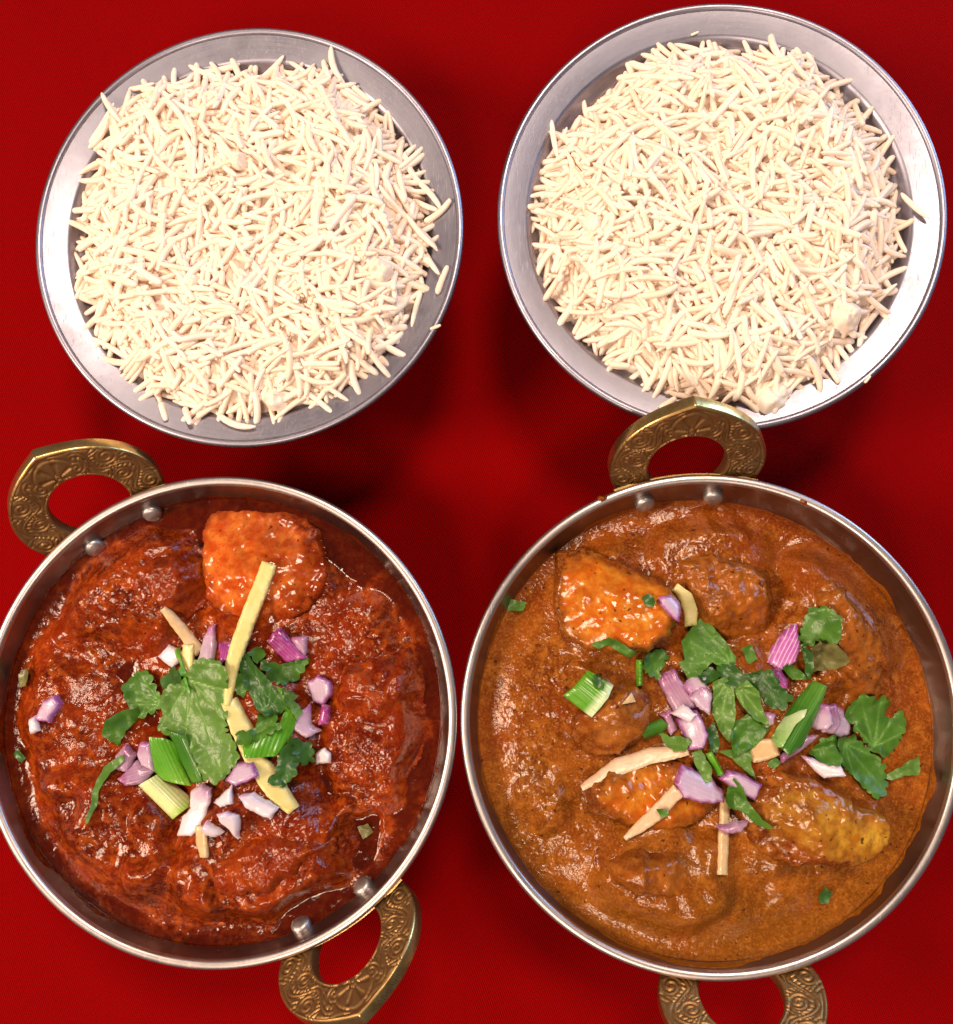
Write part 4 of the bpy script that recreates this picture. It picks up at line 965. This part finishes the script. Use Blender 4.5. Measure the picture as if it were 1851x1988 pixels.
leaf(PR, 'widest coriander leaf with notched edge, at the right side', 'C', [(868,860),(960,748),(1040,770),(1055,830),(1110,768),(1185,820),(1180,900),(1272,878),(1294,960),(1240,1060),(1180,1172),(1090,1145),(1020,1082),(950,1000)], LF, (1060, 1110), serr=.0019, smooth=0)
leaf(PR, 'pale green leaf tail pointing right toward the pan edge', 'C', [(1135,1320),(1260,1232),(1372,1178),(1372,1302),(1270,1302),(1180,1335)], LG, serr=.0004)
leaf(PR, 'lower jagged coriander leaf overlapping the widest leaf', 'C', [(798,1050),(920,1048),(1010,1130),(1132,1240),(1142,1380),(1080,1455),(1000,1395),(900,1290),(830,1232)], LF, (850, 1080), serr=.0019, smooth=0)
scallion(PR, 'small dark green spring onion tube left of the violet onion', 'B', [(700,1085),(790,1045),(890,1018),(935,1060),(905,1132),(750,1172)], SD, axis=R_(18))
scallion(PR, 'thin green stalk bit standing on the smooth brown chunk', 'B', strip_px([(715,565),(718,670),(722,768)], [46,52,54]), SG, .0016)
so, _ = scallion(PR, 'ribbed bright green spring onion chunk at the left of the right pan', 'B', [(132,840),(215,770),(322,648),(420,700),(515,760),(470,850),(345,1002),(230,920)], SX, .003, axis=R_(-38), ribs=3, arch=.002)
leaf(PR, 'small dark leaf scrap on top of the ribbed spring onion chunk', 'B', [(360,690),(410,680),(450,740),(440,785),(380,770)], LD, serr=.0003)
piece(PR, 'garlic_sliver', 'tiny cream garlic triangle on the smooth brown chunk', 'garlic sliver', cropB([(578,908),(660,822),(692,892)]), GP, thick=.0014, bevel=.0003)
leaf(PR, 'dark coriander shred tucked under the two middle blades', 'C', [(-10,560),(90,535),(140,600),(240,610),(205,690),(90,700),(15,655)], LD, serr=.0006)
leaf(PR, 'dark coriander shred peeking out beside the square lilac onion', 'B', [(1170,660),(1290,630),(1340,690),(1260,740),(1190,735)], LD, serr=.0006)
leaf(PR, 'yellow green leaf shred at the centre above the white onion pieces', 'C', [(-10,1140),(110,1115),(195,1100),(205,1220),(245,1330),(150,1250),(80,1185)], LG, serr=.0004)
leaf(PR, 'small green scrap on the flat pale ginger slab', 'C', [(335,1230),(375,1185),(415,1215),(380,1265)], LF, serr=.0003)
leaf(PR, 'narrow green herb strand beside the crumpled wilted leaf', 'C', strip_px([(555,400),(585,480),(605,560),(610,640)], [30,46,44,16]), LD, serr=.0003)
leaf(PR, 'largest coriander leaf at the top of the right garnish', 'B', [(1040,430),(1110,330),(1190,238),(1260,300),(1360,430),(1445,540),(1435,625),(1350,625),(1270,580),(1200,645),(1110,755),(1065,660),(1025,590),(1072,570)], LF, (1420, 600), serr=.0004, drape=.15)
leaf(PR, 'pale coriander blade folded at the middle of the right garnish', 'B', [(1278,740),(1370,695),(1432,780),(1445,960),(1412,1205),(1330,1105),(1285,980)], LG, (1400, 720), serr=.0003, drape=.15)
leaf(PR, 'coriander lobe below the green blades, right pan centre', 'C', [(60,1050),(100,930),(190,890),(250,930),(330,985),(230,1100),(90,1160)], LF, serr=.0004)
leaf(PR, 'light slender coriander blade left of the green tube', 'C', [(88,700),(170,648),(245,720),(322,960),(228,912),(130,800)], LG, (110, 690), serr=.0003)
leaf(PR, 'dark coriander shred under the pale blade, right pan', 'B', [(1240,1100),(1300,1050),(1330,1180),(1310,1270),(1260,1270)], LD, serr=.0003)
leaf(PR, 'yellow green leaf shred on the purple rimmed onion slice', 'B', [(1132,1290),(1190,1258),(1252,1380),(1264,1485),(1222,1505),(1160,1392)], LG, serr=.0005)
leaf(PR, 'tiny round leaf scrap on the pinkish slanting ginger', 'B', [(845,1712),(930,1718),(945,1760),(890,1785)], LF, serr=.0003)
leaf(PR, 'pointed coriander leaf trailing down over the white onion', 'C', [(42,1490),(95,1328),(150,1390),(200,1500),(280,1600),(350,1662),(265,1655),(160,1562),(90,1545)], LF, serr=.0004, wave=.002)
scallion(PR, 'short green stalk shred beside the yellow green leaf', 'B', strip_px([(1250,1280),(1300,1370),(1340,1450)], [55,60,50]), SG, .0014)
tube, _ = scallion(PR, 'long green split tube of spring onion at the centre right', 'C', [(362,1070),(400,980),(460,880),(540,770),(640,650),(712,685),(660,850),(610,980),(555,1095),(440,1152)], SD, .0016, axis=R_(57), arch=.0042, ribs=2)
PALE = mat_scallion('scallion_inside', (.20, .36, .10), (.42, .52, .30), .2, .8)
sub_part(PR, 'cut_face', 'C', [(378,1062),(420,985),(470,915),(560,862),(604,850),(585,900),(520,960),(470,1040),(430,1110),(400,1120)], PALE, tube)
leaf(PR, 'coriander shred lying across the left rim of the right pan', 'D', [(938,1202),(958,1178),(985,1163),(1022,1170),(1016,1184),(988,1186),(960,1196)], LG, serr=.0005)
leaf(PR, 'dark herb fleck floating in sauce at bottom right', 'D', [(1588,1738),(1600,1722),(1616,1734),(1606,1752),(1592,1752)], LD, serr=.0003)
leaf(PR, 'dark herb fleck on the orange chunk beside the lilac onion chip', 'B', [(740,90),(790,60),(835,95),(820,160),(770,150)], LD, serr=.0004)

def sauce_drop(pile, px, py, r, label):
    x, y = at(px, py, ZR); n = 14; v = [(0, 0, r * .7)]; f = []
    for k, (q, h) in enumerate(((.5, .58), (.85, .3), (1.0, 0), (1.0, -.5))):
        for i in range(n):
            a = 2 * math.pi * i / n; w = q * r * (1 + .3 * math.sin(a * 2 + px) + .15 * math.sin(a * 3)); v.append((w * math.cos(a), w * math.sin(a), r * h))
    f = [(0, 1 + i, 1 + (i + 1) % n) for i in range(n)] + [(1 + k * n + i, 1 + (k + 1) * n + i, 1 + (k + 1) * n + (i + 1) % n, 1 + k * n + (i + 1) % n) for k in range(3) for i in range(n)]
    tag(link('sauce_drop', mesh_from('sauce_drop', v, f, M_C7), None, (x, y, ZR + .0002)), label, 'sauce drop', 'sauce drops on the pan rims')
sauce_drop(PR, 1170, 968, .0013, 'small orange sauce drop on the upper left rim of the right pan')
sauce_drop(PR, 1561, 975, .0010, 'tiny orange sauce drop on the upper right rim of the right pan')
